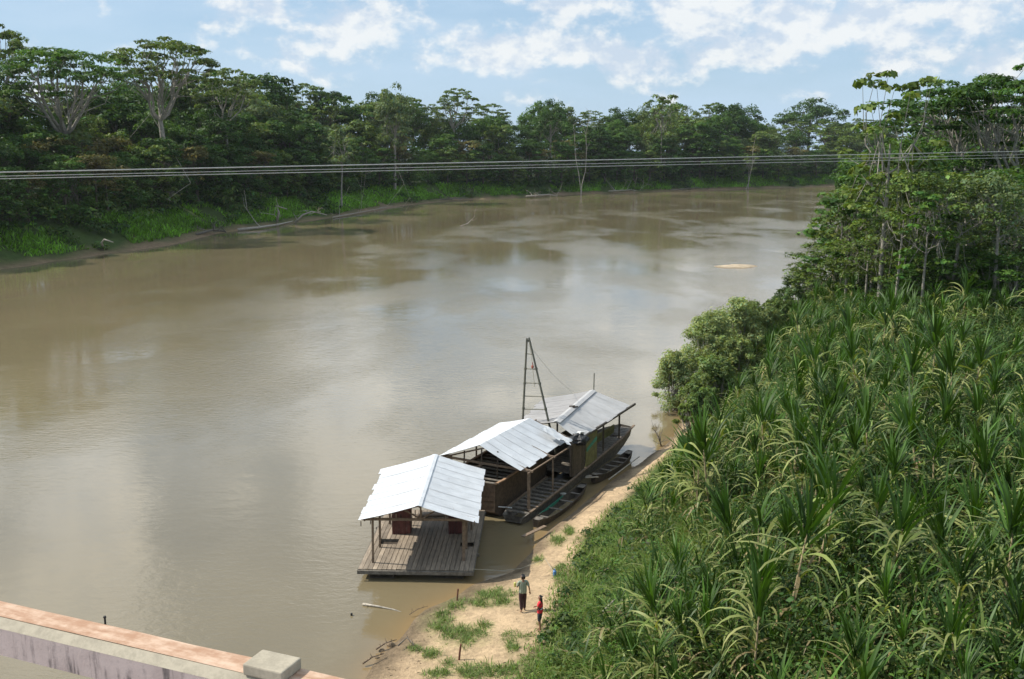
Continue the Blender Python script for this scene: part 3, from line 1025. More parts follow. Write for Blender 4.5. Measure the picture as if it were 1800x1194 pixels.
# ------------------------------------------------------------ right bank vegetation
def cane_mesh(name, seed, hs=2.6, nyoung=15, nold=14, L=2.0, Wd=.088, spreadz=.5):
    rng = np.random.default_rng(seed)
    acc = Acc()
    fan = rng.uniform(0, math.pi)
    # upright dark young blades, roughly in a fan
    n = nyoung
    az_ = fan + rng.normal(size=n) * .55 + (rng.random(n) > .5) * math.pi
    e0 = np.pi / 2 - np.abs(rng.normal(size=n)) * .36 - .06
    P0 = np.stack([rng.normal(size=n) * .05, rng.normal(size=n) * .05, hs - rng.random(n) * .35], 1)
    V, Fq = strips(P0, az_, e0, L * rng.uniform(.7, 1.05, n), Wd * rng.uniform(.8, 1.2, n), rng.uniform(.15, .9, n), 5, rng.normal(size=n) * .4)
    c = np.array([.046, .102, .012]) * np.exp(rng.normal(size=(n, 1)) * .25)
    acc.add(V, Fq, c)
    # older blades arching out and down, yellower
    n = nold
    az_ = rng.uniform(0, 6.28, n)
    hh = hs - .25 - rng.random(n) * hs * spreadz
    P0 = np.stack([rng.normal(size=n) * .05, rng.normal(size=n) * .05, hh], 1)
    V, Fq = strips(P0, az_, rng.uniform(.45, 1.15, n), L * rng.uniform(.7, 1.1, n), Wd * rng.uniform(.8, 1.3, n), rng.uniform(1.2, 2.5, n), 6, rng.normal(size=n) * .3)
    u = rng.random((n, 1))
    c = (np.array([.120, .175, .036]) * (1 - u) + np.array([.26, .265, .095]) * u) * np.exp(rng.normal(size=(n, 1)) * .18)
    acc.add(V, Fq, c)
    n = 5
    P0 = np.stack([rng.normal(size=n) * .06, rng.normal(size=n) * .06, hs * rng.uniform(.35, .7, n)], 1)
    V, Fq = strips(P0, rng.uniform(0, 6.28, n), rng.uniform(-.2, .4, n), L * rng.uniform(.4, .7, n), np.full(n, Wd * .9), rng.uniform(1.2, 1.9, n), 4)
    acc.add(V, Fq, np.array([.26, .20, .10]) * np.exp(rng.normal(size=(n, 1)) * .2))
    mb = MB(); mb.tube([(0, 0, -.5), (.04, .02, hs * .5), (0, 0, hs)], [.045, .04, .02], 5)
    return acc.mesh(name + '_leaves'), mb.mesh(name + '_stem', smooth=True)


CANE = [cane_mesh('cane%d' % i, 40 + i, hs=h, nyoung=a, nold=b, L=l) for i, (h, a, b, l) in enumerate([(2.7, 26, 16, 1.9), (3.1, 22, 20, 2.0), (2.2, 28, 11, 2.0), (2.9, 18, 24, 1.8), (3.4, 27, 14, 2.1), (2.5, 17, 19, 1.6)])]
M['canestem'] = simple('cane_stem', (.28, .22, .12), .8, var=.3)


def inveg(x, y): return float(sdist(np.array([x]), np.array([y]), VEG)[0])


cr = random.Random(5)
TREES_R = []
spots = []
# jittered grid over the slope, measured in the width it takes up in view
y = 22.0
while y < 112:
    step = 2.35 * (1 + max(0, y - 45) / 90)
    x = -6.0
    while x < 62:
        X_, Y_ = x + cr.uniform(-.9, .9), y + cr.uniform(-.9, .9)
        x += step * cr.uniform(.8, 1.2)
        px, py = pix(X_, Y_, 7)
        if px > 2050 or px < 700: continue
        d = inveg(X_, Y_)
        if d < (4.6 if Y_ < 46 else (3.0 if Y_ < 56 else (2.2 if Y_ < 72 else .4))): continue
        if Y_ > 78 and px > 1400 + (100 if Y_ < 92 else 0): continue
        hcl = wob(np.array(X_), np.array(Y_), .35, 51)
        if hcl < -.22 and Y_ < 66: continue
        spots.append((Y_ + abs(X_) * .2, X_, Y_, d))
    y += step * .86
spots.sort()
print('cane spots', len(spots))
LOOK = ['upright dark green cane fan', 'cane with drooping yellow lower leaves', 'low dense green cane fan', 'ragged pale-leaved cane', 'tall cane with upright leaves', 'small yellowing cane']
for i, (q, X_, Y_, d) in enumerate(spots[:296]):
    k = cr.randrange(6)
    o = bpy.data.objects.new('cane_plant', None); COL.objects.link(o)
    o.location = (X_, Y_, hz1(X_, Y_) - .15)
    o.rotation_euler = (cr.gauss(0, .10), cr.gauss(0, .10), cr.uniform(0, 6.28))
    sc_ = cr.choice((.6, .75, .9, 1.0, 1.15, 1.3)) * cr.uniform(.78, .98) * (.55 + .45 * min(1, d / 5))
    o.scale = (sc_, sc_, sc_)
    px, py = pix(X_, Y_, o.location.z + 2)
    bz_ = 'at the beach edge ' + ('near the people' if Y_ < 46 else 'beside the near raft' if Y_ < 54 else 'beside the canoes' if Y_ < 66 else 'by the pale bushes' if Y_ < 90 else 'below the leaning tree')
    zn = bz_ if d < 6 else ('at the bottom edge of the photo' if py > 1090 else ('above the bottom edge' if py > 930 else ('level with the near raft' if py > 780 else ('level with the roofs' if py > 650 else 'just below the trees'))))
    zn += '' if d < 6 else (', right edge' if px > 1690 else ', right part' if px > 1560 else ', centre' if px > 1400 else ', left part' if px > 1250 else ', left edge')
    tag(o, f'{LOOK[k]}, {zn}', 'cane plant', f'wild cane plants, {LOOK[k]}, {zn}')
    link('leaves', CANE[k][0], M['cane'], o)
    link('stem', CANE[k][1], M['canestem'], o)


def merged_cane():
    """the rest of the thicket: smaller and farther cane between the plants one can pick out"""
    rng = np.random.default_rng(77)
    acc = Acc()
    n0 = 12500
    Y = 20 + 95 * rng.random(n0) ** .85
    X = -4 + (Y * .62 + 10) * rng.random(n0)
    sv = sdist(X, Y, VEG)
    p_, q_ = pix(X, Y, 7.0)
    m = (sv > np.where(Y > 58, .2, 1.0)) & (rng.random(n0) < np.clip((sv - 1) / 6, .12, 1) + (Y > 64)) & (p_ > 700) & ~((Y > 80) & (p_ > 1480)) & ((wob(X, Y, .35, 51) > -.40) | (Y > 60))
    X, Y, sv = X[m], Y[m], sv[m]
    for (x2, y2) in [(s_[1], s_[2]) for s_ in spots[296:]]:
        X = np.append(X, x2); Y = np.append(Y, y2); sv = np.append(sv, 8.)
    Z = height(X, Y)
    n = len(X)
    print('thicket fans', n)
    sz = np.clip(.35 + sv / 7, .35, 1.0) * rng.uniform(.6, 1.15, n)
    for (cnt, kind) in ((6, 0), (4, 1), (2, 2)):
        X2, Y2, Z2, s2 = [np.repeat(a, cnt) for a in (X, Y, Z, sz)]
        N_ = len(X2)
        if kind == 0:
            e0 = np.pi / 2 - np.abs(rng.normal(size=N_)) * .45; dr = rng.uniform(.2, 1.3, N_); hs = rng.uniform(.3, 1.5, N_)
            c = np.array([.036, .080, .012])
        elif kind == 1:
            e0 = rng.uniform(.5, 1.3, N_); dr = rng.uniform(1.2, 2.4, N_); hs = rng.uniform(.4, 1.6, N_)
            u = rng.random((N_, 1)) ** 1.4
            c = np.array([.08, .15, .026]) * (1 - u) + np.array([.25, .255, .09]) * u
        else:
            e0 = rng.uniform(.0, .7, N_); dr = rng.uniform(1.0, 2.0, N_); hs = rng.uniform(.3, 1.3, N_)
            c = np.array([.20, .16, .075])
        P0 = np.stack([X2 + rng.normal(size=N_) * .22, Y2 + rng.normal(size=N_) * .22, Z2 + hs * s2], 1)
        V, Fq = strips(P0, rng.uniform(0, 6.28, N_), e0, 1.45 * s2 * rng.uniform(.6, 1.1, N_), .066 * (.5 + .5 * s2) * rng.uniform(.8, 1.2, N_), dr, 4, rng.normal(size=N_) * .3)
        acc.add(V, Fq, c * np.exp(rng.normal(size=(N_, 1)) * .22))
    # whole smaller fans, grown from the same shoots as the single plants
    arr = []
    for lm, _s in CANE:
        v = np.empty(len(lm.vertices) * 3, np.float32); lm.vertices.foreach_get('co', v)
        f = np.empty(len(lm.loops), np.int32); lm.loops.foreach_get('vertex_index', f)
        q = np.empty(len(lm.vertices) * 4, np.float32); lm.attributes['tint'].data.foreach_get('color', q)
        arr.append((v.reshape(-1, 3), f.reshape(-1, 4), q.reshape(-1, 4)[:, :3]))
    cand = np.nonzero((sv > np.where(Y < 46, 3.6, np.where(Y < 72, 2.0, .5))) & (wob(X, Y, .35, 51) > -.24))[0]
    keep = []
    taken = np.array([(s_[1], s_[2]) for s_ in spots[:296]])
    for i in cand:
        if len(keep) >= 1500: break
        p = np.array([X[i], Y[i]])
        if (np.sum((taken - p) ** 2, 1) < (.72 + Y[i] * .006) ** 2).any(): continue
        taken = np.vstack([taken, p]); keep.append(i)
    print('thicket whole fans', len(keep))
    for i in keep:
        v, f, q = arr[rng.integers(6)]
        a_ = rng.uniform(0, 6.28); k_ = rng.uniform(.42, .88) * (.55 + .45 * min(1, sv[i] / 5)); ca, sa = math.cos(a_), math.sin(a_)
        tl = rng.normal(size=2) * .10
        w_ = v * k_
        w2 = np.stack([w_[:, 0] * ca - w_[:, 1] * sa + tl[0] * w_[:, 2] + X[i], w_[:, 0] * sa + w_[:, 1] * ca + tl[1] * w_[:, 2] + Y[i], w_[:, 2] + Z[i] - .1], 1)
        acc.add(w2, f, q * math.exp(rng.normal() * .15))
    o = link('cane_thicket', acc.mesh('cane_thicket'), M['cane'])
    tag(o, 'thick tangle of wild cane blades covering the right bank between the larger plants', 'cane thicket', kind='stuff')


merged_cane()


def creepers():
    """small-leaved creepers and herbs between the cane"""
    rng = np.random.default_rng(78)
    acc = Acc()
    n0 = 9000
    Y = 18 + 100 * rng.random(n0)
    X = -4 + (Y * .62 + 10) * rng.random(n0)
    sv = sdist(X, Y, VEG)
    p_, q_ = pix(X, Y, 6.0)
    m = (sv > .2) & (p_ > 650) & ~((sv < 9) & (Y < 66) & (rng.random(n0) < .62))
    X, Y, sv = X[m], Y[m], sv[m]
    Z = height(X, Y)
    r = rng.uniform(.5, 1.15, len(X)) * np.clip(.35 + sv / 6, .35, 1)
    cc = np.stack([X, Y, Z + r * .35 + rng.random(len(X)) * np.clip(sv / 6, 0, 1) * 1.3 + .9 * np.clip(-wob(X, Y, .35, 51), 0, 1) * np.clip(sv / 5, 0, 1)], 1)
    for k, cname in enumerate(['mid', 'dark', 'olive']):
        s_ = np.arange(len(cc)) % 3 == k
        cluster_leaves(acc, cc[s_], r[s_], .7, 46, .17, .6, np.array(GREENS[cname]) * .68, rng, colvar=.38)
    o = link('creepers', acc.mesh('creepers'), M['leaf'])
    tag(o, 'small-leaved creepers and herbs filling the ground of the right bank', 'ground cover', kind='stuff')


creepers()


def grasses():
    rng = np.random.default_rng(79)
    acc = Acc()
    # grass fringe between beach and cane
    n0 = 230000
    Y = 28 + 52 * rng.random(n0)
    X = -2 + 24 * rng.random(n0)
    sv = sdist(X, Y, VEG)
    m = (sv > -.5) & (sv < 10.5) & (rng.random(n0) < np.clip((sv + .6) / 1.2, 0, 1)) & (wob(X, Y, 1.2, 61) > -.30 - sv * .08)
    X, Y, sv = X[m], Y[m], sv[m]
    n = len(X); Z = height(X, Y)
    V, Fq = strips(np.stack([X, Y, Z - .03], 1), rng.uniform(0, 6.28, n), rng.uniform(.8, 1.5, n), rng.uniform(.4, 1.0, n) * np.clip(.35 + sv / 3, .35, 1.7), rng.uniform(.022, .05, n), rng.uniform(.4, 1.9, n), 3)
    u = rng.random((n, 1)) ** 1.8
    c = (np.array([.10, .195, .030]) * (1 - u) + np.array([.26, .27, .10]) * u) * np.exp(rng.normal(size=(n, 1)) * .2)
    acc.add(V, Fq, c)
    # tufts on the sand
    n0 = 110000
    Y = 33 + 20 * rng.random(n0)
    X = -6.5 + 11 * rng.random(n0)
    Z = height(X, Y)
    pm = patchmask(X, Y, Z) * (.7 + .6 * wob(X, Y, 5, 62))
    m = (pm > .26 + .45 * rng.random(n0)) & (Z > .12)
    X, Y, Z = X[m], Y[m], Z[m]; n = len(X)
    V, Fq = strips(np.stack([X, Y, Z - .02], 1), rng.uniform(0, 6.28, n), rng.uniform(.5, 1.5, n), rng.uniform(.12, .38, n), rng.uniform(.014, .035, n), rng.uniform(.3, 1.8, n), 2)
    c = np.array([.13, .19, .05]) * np.exp(rng.normal(size=(n, 1)) * .28)
    acc.add(V, Fq, c)
    print('grass', n)
    o = link('grass', acc.mesh('grass'), M['leaf'])
    tag(o, 'green grass fringing the sand and growing in tufts on the beach', 'grass', kind='stuff')


grasses()


def litter():
    rng = np.random.default_rng(80)
    acc = Acc()
    n0 = 9000
    Y = 31 + 40 * rng.random(n0); X = -8 + 20 * rng.random(n0)
    Z = height(X, Y); sv = sdist(X, Y, VEG)
    m = (Z > .06) & (sv < .6) & (rng.random(n0) < np.where(Z < .22, .8, np.where(sv > -.8, .6, .10)))
    X, Y, Z = X[m], Y[m], Z[m]; n = len(X)
    V, Fq = leaves(np.stack([X, Y, Z + .012], 1), np.array([0, 0, 1.]) + rng.normal(size=(n, 3)) * .25, rng.uniform(.05, .22, n), .22, rng)
    acc.add(V, Fq, np.array([.14, .105, .065]) * np.exp(rng.normal(size=(n, 1)) * .5))
    tag(link('litter', acc.mesh('litter'), M['leaf']), 'dead leaves and twigs strewn over the sand of the beach', 'litter', kind='stuff')


litter()


# willow-like pale bush on the shore right of the boats
def bush(name, x, y, H, Rr, col, lsz, label, seed, n=60, nl=120, cat='bush', ncol=1.0):
    rng = np.random.default_rng(seed)
    acc = Acc(); mb = MB()
    b = hz1(x, y)
    cc = []; rad = []
    for i in range(n):
        t = rng.random() ** .8
        a = rng.uniform(0, 6.28); w = Rr * rng.uniform(.25, 1.0) * (1 - .62 * t)
        cc.append((w * math.cos(a), w * math.sin(a), H * (.12 + .85 * t))); rad.append(H * .13 * rng.uniform(.5, 1.2) * (1.15 - .4 * t))
    cc = np.array(cc); rad = np.array(rad)
    cluster_leaves(acc, cc, rad, 1.0, nl, lsz, .3, np.array(col), rng, colvar=.25, updir=.3, shell=.1)
    for c_ in cc[::2]:
        limb(mb, (rng.normal() * .25, rng.normal() * .25, -.3), c_, .05, .015, rng, .12, 4, 4)
    o = root(name, (x, y, b), 0, label, cat)
    link('foliage', acc.mesh(name + '_foliage'), M['leaf'], o)
    link('stem', mb.mesh(name + '_stem', smooth=True), M['bark'], o)
    return o


bx, by, bz = atY(1235, 565, 82)
bush('willow_bush', bx - .1, 79, 6.9, 3.1, (.27, .33, .14), .22, 'tall pale green willow-like bush at the water, behind the boats', 91, 130, 190)
bush('willow_bush', bx - 3.0, 77, 4.7, 1.9, (.27, .33, .14), .20, 'lower pale bush leaning over the water, leftmost of the shore bushes', 92, 80, 180)
bush('willow_bush', bx + 3.1, 82, 6.8, 3.0, (.27, .33, .14), .22, 'feathery pale bush right of the tallest shore bush', 93, 100, 180)
bush('willow_bush', bx - .6, 74, 4.0, 2.6, (.15, .21, .07), .26, 'rounded green bush in front of the tall pale shore bush', 96, 90, 120)
bush('leafy_bush', 13.6, 70.5, 2.6, 1.9, (.11, .17, .05), .24, 'small green bush just behind the bare dead shrub', 97, 60, 110)
bush('leafy_bush', 12.6, 69.6, 2.0, 1.5, (.15, .21, .06), .20, 'knee-high green shrub at the sand tip beside the dead shrub', 98, 50, 120)
bush('leafy_bush', 16.8, 76.5, 4.6, 2.8, (.17, .22, .075), .22, 'yellow-green bush joining the pale shore bushes to the cane', 99, 100, 150)
bush('leafy_bush', 20.8, 84.5, 5.4, 3.0, (.15, .20, .07), .24, 'green bush at the shore just above the tall pale bush', 100, 90, 140)
bush('leafy_bush', 24.5, 93.0, 4.4, 3.0, (.11, .16, .05), .26, 'rounded green bush at the shore between the pale bushes and the leaning tree', 101, 80, 130)
bush('leafy_bush', 31.5, 110, 5.6, 3.6, (.07, .11, .04), .36, 'bushy green shrub at the shore edge below the leaning tree', 94, 60, 90)
bush('leafy_bush', 28.0, 100, 3.8, 2.8, (.08, .13, .045), .30, 'low green shrub on the shore edge above the cane', 95, 50, 90)

# trees of the near right bank
lib('cec1', 'open', 61, 20, 4.4, .19, base=.42, nclus=46, nleaf=26, lsize=.62, col='olive', crad=.85, flat=.55, asp=.7)
lib('cec2', 'open', 62, 20, 3.6, .16, base=.35, nclus=34, nleaf=26, lsize=.62, col='mid', crad=.85, flat=.55, asp=.7)
lib('vin1', 'column', 63, 15, 3.6, .13, base=.03, nclus=150, nleaf=60, lsize=.30, col='olive', crad=.78, flat=.9)
lib('vin2', 'column', 64, 15, 4.0, .15, base=.06, nclus=150, nleaf=60, lsize=.32, col='mid', crad=.82, flat=.85)
lib('vin3', 'column', 65, 15, 3.6, .13, base=.04, nclus=140, nleaf=60, lsize=.30, col='dark', crad=.80, flat=.9)
lib('thin1', 'round', 66, 15, 3.6, .13, nclus=70, nleaf=44, lsize=.28, col='grey', crad=.75, flat=.8, lobes=5)
lib('thin2', 'column', 68, 15, 3.4, .12, base=.30, nclus=64, nleaf=46, lsize=.30, col='olive', crad=.72, flat=.8)
lib('umbr', 'umbrella', 67, 20, 8.0, .36, base=.42, nclus=70, nleaf=95, lsize=.40, col='dark', crad=1.15, flat=.42)
HN = dict(cec1=(20, 4.4), cec2=(20, 3.6), vin1=(15, 3.6), vin2=(15, 4.0), vin3=(15, 3.6), thin1=(15, 3.6), thin2=(15, 3.4), umbr=(20, 8.0))


def near_tree(key, px, ytop, Y, w, label, rz=0.0, name='bank_tree', group=None, lean=0.0):
    x, y, z = atY(px, ytop, Y)
    b = hz1(x, y)
    H = z - b
    cm, tm = LIB[key]
    o = bpy.data.objects.new(name, None); COL.objects.link(o)
    o.location = (x - lean * H, y, b - .15); o.rotation_euler = (0, 0, rz)
    hn, wn = HN[key]
    o.scale = (w / 2 / wn, w / 2 / wn, H / hn)
    if lean: o.rotation_euler = (0, math.atan(lean), rz)
    tag(o, label, 'tree', group)
    link('crown', cm, M['leaf'], o); link('trunk', tm, M['bark'], o)
    return o


near_tree('cec1', 1572, 128, 84, 8.2, 'tall open big-leaved tree with white branches sticking above the skyline, left of the right-hand grove', .3)
near_tree('cec2', 1500, 300, 92, 5.5, 'slim big-leaved tree with bare pale stems in front of the far bend', 1.2)
near_tree('cec2', 1440, 330, 98, 7.5, 'big-leaved tree leaning out over the river, leftmost of the grove', 2.2, lean=-.12)
near_tree('vin1', 1545, 300, 92, 8.5, 'olive vine-smothered tree at the river side of the grove', .7)
near_tree('vin1', 1480, 400, 100, 8, 'low vine-covered tree at the left foot of the grove', 2.7)
near_tree('vin2', 1620, 235, 96, 8.0, 'leafy tree just right of the tall open big-leaved tree', 1.7)
near_tree('thin1', 1655, 255, 86, 7.5, 'thin-crowned tree with a straight white trunk in the middle of the grove', 1.1)
near_tree('thin1', 1735, 330, 84, 7.0, 'sparse grey-leaved tree with pale trunk, right part of the grove', 4.1)
near_tree('vin3', 1700, 270, 104, 10, 'dark dense tree behind the white-trunked tree', 2.1)
near_tree('vin2', 1775, 290, 96, 9.5, 'dense leafy tree at the right edge of the grove', 3.1)
near_tree('vin1', 1600, 370, 88, 6.5, 'short olive tree below the tall open big-leaved tree', 5.1)
near_tree('umbr', 1730, 126, 108, 21, 'flat-topped tree with long pale slanting limbs above the grove', .9, name='umbrella_tree')
near_tree('umbr', 1815, 104, 100, 17, 'umbrella tree cut by the right edge of the photo', 2.9, name='umbrella_tree')
near_tree('umbr', 1660, 168, 122, 15, 'smaller flat-topped tree left of the slanting-limbed one', 4.9, name='umbrella_tree')
near_tree('vin2', 1690, 430, 82, 7.5, 'dark green small tree at the foot of the grove, near its middle', .2)
near_tree('vin3', 1620, 470, 82, 6, 'low dark tree at the foot of the grove beside the cane', .9)
near_tree('vin2', 1790, 440, 78, 8, 'broad-leaved tree at the right edge above the cane', 2.9)
near_tree('vin3', 1850, 300, 90, 10, 'dark tree beyond the right edge of the photo', 1.9)
near_tree('vin3', 1560, 330, 112, 9, 'dark tree filling behind the big-leaved tree', 2.4)
near_tree('vin2', 1520, 370, 118, 8, 'mid green tree behind the left end of the grove', 3.4)
near_tree('vin3', 1640, 300, 120, 10, 'dark tree deep behind the middle of the grove', 4.4)
near_tree('thin2', 1590, 300, 80, 6.5, 'pale-stemmed olive tree in front of the tall open big-leaved tree', 2.2)
near_tree('thin2', 1690, 300, 80, 7.0, 'thin pale-stemmed tree right of the straight white trunk', 3.2)
near_tree('thin1', 1770, 250, 78, 7.0, 'sparse tree with several pale branches at the right edge of the grove', 0.3)
near_tree('thin2', 1530, 390, 86, 5.5, 'short pale-stemmed tree at the left foot of the grove, behind the cane', 1.3)
near_tree('cec2', 1635, 330, 78, 5.0, 'slim big-leaved tree with white stem in front of the grove', 4.0)
near_tree('thin1', 1600, 215, 100, 7.5, 'greyish thin-crowned tree behind the tall open big-leaved tree', 3.3)
# taller wood behind the grove
for i, (px, yt, Y, k, w) in enumerate([(1560, 245, 150, 'rnd1', 14), (1640, 205, 150, 'rnd2', 16), (1720, 190, 145, 'rnd1', 16), (1800, 175, 140, 'rnd3', 17), (1880, 170, 140, 'rnd1', 18), (1600, 235, 190, 'rnd3', 18), (1680, 215, 190, 'rnd4', 18),
                                        (1950, 200, 120, 'rnd2', 16), (1530, 262, 175, 'col1', 11), (1760, 205, 190, 'rnd2', 18), (1840, 195, 180, 'rnd1', 18)]):
    hero(k, px, yt, Y, w, f'{DESC[k]} in the wood behind the right-hand grove', f'{DESC[k]}s in the wood behind the grove', rz=i * 1.3, name='bank_tree')

# ------------------------------------------------------------ boats and rafts
BO = np.array([0.76, 52.2]); BD = np.array([.447, .894]); BN = np.array([.894, -.447])
BROT = -math.atan2(.447, .894)
def fr_(a, b, z): q = BO + BD * a + BN * b; return (float(q[0]), float(q[1]), z)


def roof_slope(mb, A, B, C, D, nsheet, seed, rag=.07, tone=.025):
    """corrugated sheets side by side between eave A->B and ridge D->C"""
    rng = np.random.default_rng(seed)
    A, B, C, D = [np.array(q, float) for q in (A, B, C, D)]
    nrm = np.cross(B - A, D - A); nrm /= np.linalg.norm(nrm)
    if nrm[2] < 0: nrm = -nrm
    for k in range(nsheet):
        t0 = k / nsheet - .004; t1 = (k + 1) / nsheet + .006
        e0 = rng.normal() * rag; e1 = rng.normal() * rag * .6
        tn = 1 + rng.normal() * tone
        lift = (k % 2) * .003 + rng.random() * .002
        nc = 28
        vs = []; fs = []
        rows_ = 4
        w_ = rng.normal() * .002
        for r in range(rows_):
            for i in range(nc):
                t = t0 + (t1 - t0) * i / (nc - 1)
                lo = A + (B - A) * t; hi = D + (C - D) * t
                ln = np.linalg.norm(hi - lo)
                q = lo + (hi - lo) * (r / (rows_ - 1))
                if r == 0: q = q - (hi - lo) / ln * (e0 + .05 * rng.random() * (rag > .05))
                sag = -.035 * math.sin(math.pi * r / (rows_ - 1)) + w_ * math.sin(3.1 * r + k)
                vs.append(q + nrm * (.013 * math.cos(2 * math.pi * i / 4) + lift + sag))
        for r in range(rows_ - 1):
            for i in range(nc - 1):
                fs.append((r * nc + i, r * nc + i + 1, (r + 1) * nc + i + 1, (r + 1) * nc + i))
        mb.add(vs, fs, (tn, tn, tn))
        # underside, 4 mm below: the sheet's own thickness
        vs2 = [v - nrm * .004 for v in vs]
        mb.add(vs2, [tuple(reversed(f)) for f in fs], (tn * .8,) * 3)
        # nailing batten marks
    return nrm


def hull(mb, stations, col=None, th=.05):
    """stations: (centre xy, half width, keel z, gunwale z, bottom half width); along-direction from neighbours"""
    n = len(stations); vo = []; vi = []
    for i, (c, w, zk, zg, wb) in enumerate(stations):
        c = np.array(c, float)
        d = np.array(stations[min(i + 1, n - 1)][0]) - np.array(stations[max(i - 1, 0)][0]); d = d / np.linalg.norm(d)
        nn = np.array([d[1], -d[0]])
        def P(o, z): q = c + nn * o; return (q[0], q[1], z)
        vo += [P(-w, zg), P(-wb, zk), P(wb, zk), P(w, zg)]
        w2, b2 = max(w - th, .01), max(wb - th, .005)
        vi += [P(-w2, zg), P(-b2, zk + th), P(b2, zk + th), P(w2, zg)]
    fs = []
    m = n * 4
    for i in range(n - 1):
        a = i * 4; b = a + 4
        for k in range(3):
            fs.append((a + k, a + k + 1, b + k + 1, b + k))
            fs.append((m + b + k, m + b + k + 1, m + a + k + 1, m + a + k))
        fs.append((a, b, m + b, m + a)); fs.append((b + 3, a + 3, m + a + 3, m + b + 3))
    for e in (0, (n - 1) * 4):
        fs.append((e, e + 3, e + 2, e + 1) if e else (e, e + 1, e + 2, e + 3))
        fs.append((m + e, m + e + 3, m + e + 2, m + e + 1))
        fs.append((e, e + 3, m + e + 3, m + e))
    mb.add(vo + vi, fs, col)


def boards(mb, a, b, z0, z1, th, n, seed, var=.2, vertical=False):
    """a wall of boards from a to b (xy), z0..z1"""
    rng = np.random.default_rng(seed)
    a = np.array(a[:2], float); b = np.array(b[:2], float)
    if vertical:
        for i in range(n):
            p = a + (b - a) * (i + .02) / n; q = a + (b - a) * (i + .95) / n
            t = math.exp(rng.normal() * var)
            e = rng.normal() * .02
            mb.beam((p[0], p[1], (z0 + z1) / 2 + e), (q[0], q[1], (z0 + z1) / 2 + e), th, z1 - z0, (t, t, t))
    else:
        for i in range(n):
            z = z0 + (z1 - z0) * (i + .5) / n; t = math.exp(rng.normal() * var)
            mb.beam((a[0], a[1], z), (b[0], b[1], z), th, (z1 - z0) / n * .95, (t, t, t))


# ---- the near raft with its own roof
raft = root('raft_shelter', (-4.4, 49.0, 0), 0, 'nearest floating raft with plank deck and bright zinc gable roof', 'raft', 'moored craft under zinc roofs')
rng_ = np.random.default_rng(3)
mb = MB()
FL, FRr, BR, BL = np.array([-7.23, 45.19]), np.array([-1.81, 45.0]), np.array([-1.46, 53.07]), np.array([-6.83, 53.2])
holes = [(-6.62, -5.72, 48.15, 48.85), (-2.72, -1.95, 47.95, 48.55)]
NP = 24
for i in range(NP):
    u0, u1 = (i + .05) / NP, (i + .95) / NP
    t = math.exp(rng_.normal() * .10)
    f0, f1 = FL + (FRr - FL) * u0, FL + (FRr - FL) * u1
    b0, b1 = BL + (BR - BL) * u0, BL + (BR - BL) * u1
    z = .55 + rng_.normal() * .003
    segs = [(0, 1)]
    xm = (f0[0] + f1[0]) / 2 + .08
    for (xa, xb, ya, yb) in holes:
        if xa < xm < xb: segs = [(0, (ya - 45.1) / 8), ((yb - 45.1) / 8, 1)]
    jit = rng_.normal() * .015
    for (s0, s1) in segs:
        q = [f0 + (b0 - f0) * s0, f1 + (b1 - f1) * s0, f1 + (b1 - f1) * s1, f0 + (b0 - f0) * s1]
        if s0 == 0: q[0] = q[0] + np.array([0, jit]); q[1] = q[1] + np.array([0, jit])
        mb.hexa([(*p, z - .04) for p in q] + [(*p, z) for p in q], (t, t, t))
dk = mb.build('deck', M['deck'], raft)
mb = MB()
mb.beam((-7.25, 45.12, .42), (-1.79, 44.93, .42), .10, .17)
mb.beam((-7.20, 45.3, .44), (-6.86, 53.2, .44), .10, .13)
mb.beam((-1.83, 45.1, .44), (-1.49, 53.0, .44), .10, .13)
for yy in (47.2, 49.0, 50.7, 52.6): mb.beam((-7.1, yy, .44), (-1.6, yy - .1, .44), .12, .12)
mb.build('deck_frame', M['woodgrey'], raft)
for (xa, xb) in ((-6.85, -5.45), (-3.9, -2.15)):
    mb = MB()
    xm = (xa + xb) / 2; hw = (xb - xa) / 2
    hull(mb, [((xm, 45.35), hw * .9, .0, .37, hw * .8), ((xm + .03, 45.8), hw, -.25, .37, hw * .85), ((xm + .2, 49), hw, -.3, .37, hw * .85), ((xm + .3, 52.7), hw, -.25, .37, hw * .8)])
    mb.beam((xm, 45.36, .385), (xm + .3, 52.6, .385), hw * 1.9, .02)
    mb.build('pontoon', M['wooddark'], raft)
posts = [(-6.61, 45.93, 2.78), (-6.52, 47.83, 2.8), (-2.31, 46.2, 2.8), (-2.24, 47.61, 2.8), (-6.40, 51.0, 2.82), (-6.33, 52.6, 2.84), (-2.05, 52.4, 2.8), (-2.1, 50.2, 2.8)]
for i, (x, y, z) in enumerate(posts):
    mb = MB(); w = .10 if i not in (2,) else .15
    mb.beam((x, y, .552), (x + .03, y, z), w, w)
    mb.build('post', M['wood'], raft)
mb = MB()
for y in (45.9, 47.8, 50.6, 52.5):
    mb.beam((-7.05, y, 2.74), (-1.7, y + .1, 2.66), .07, .12)
    mb.beam((-4.3, y, 2.7), (-4.3, y, 3.40), .08, .08)
    for sx in (-6.95, -1.75): mb.beam((sx, y, 2.76), (-4.3, y, 3.42), .05, .09)
mb.beam((-4.32, 45.45, 3.50), (-4.15, 53.3, 3.50), .07, .09)
for sx, sz in ((-6.9, 2.80), (-5.6, 3.1), (-3.0, 3.07), (-1.75, 2.72)): mb.beam((sx, 45.5, sz), (sx + .1, 53.2, sz), .05, .05)
mb.beam((-4.3, 45.9, 2.75), (-3.5, 45.9, 3.2), .06, .06); mb.beam((-4.3, 45.9, 2.75), (-5.1, 45.9, 3.2), .06, .06)
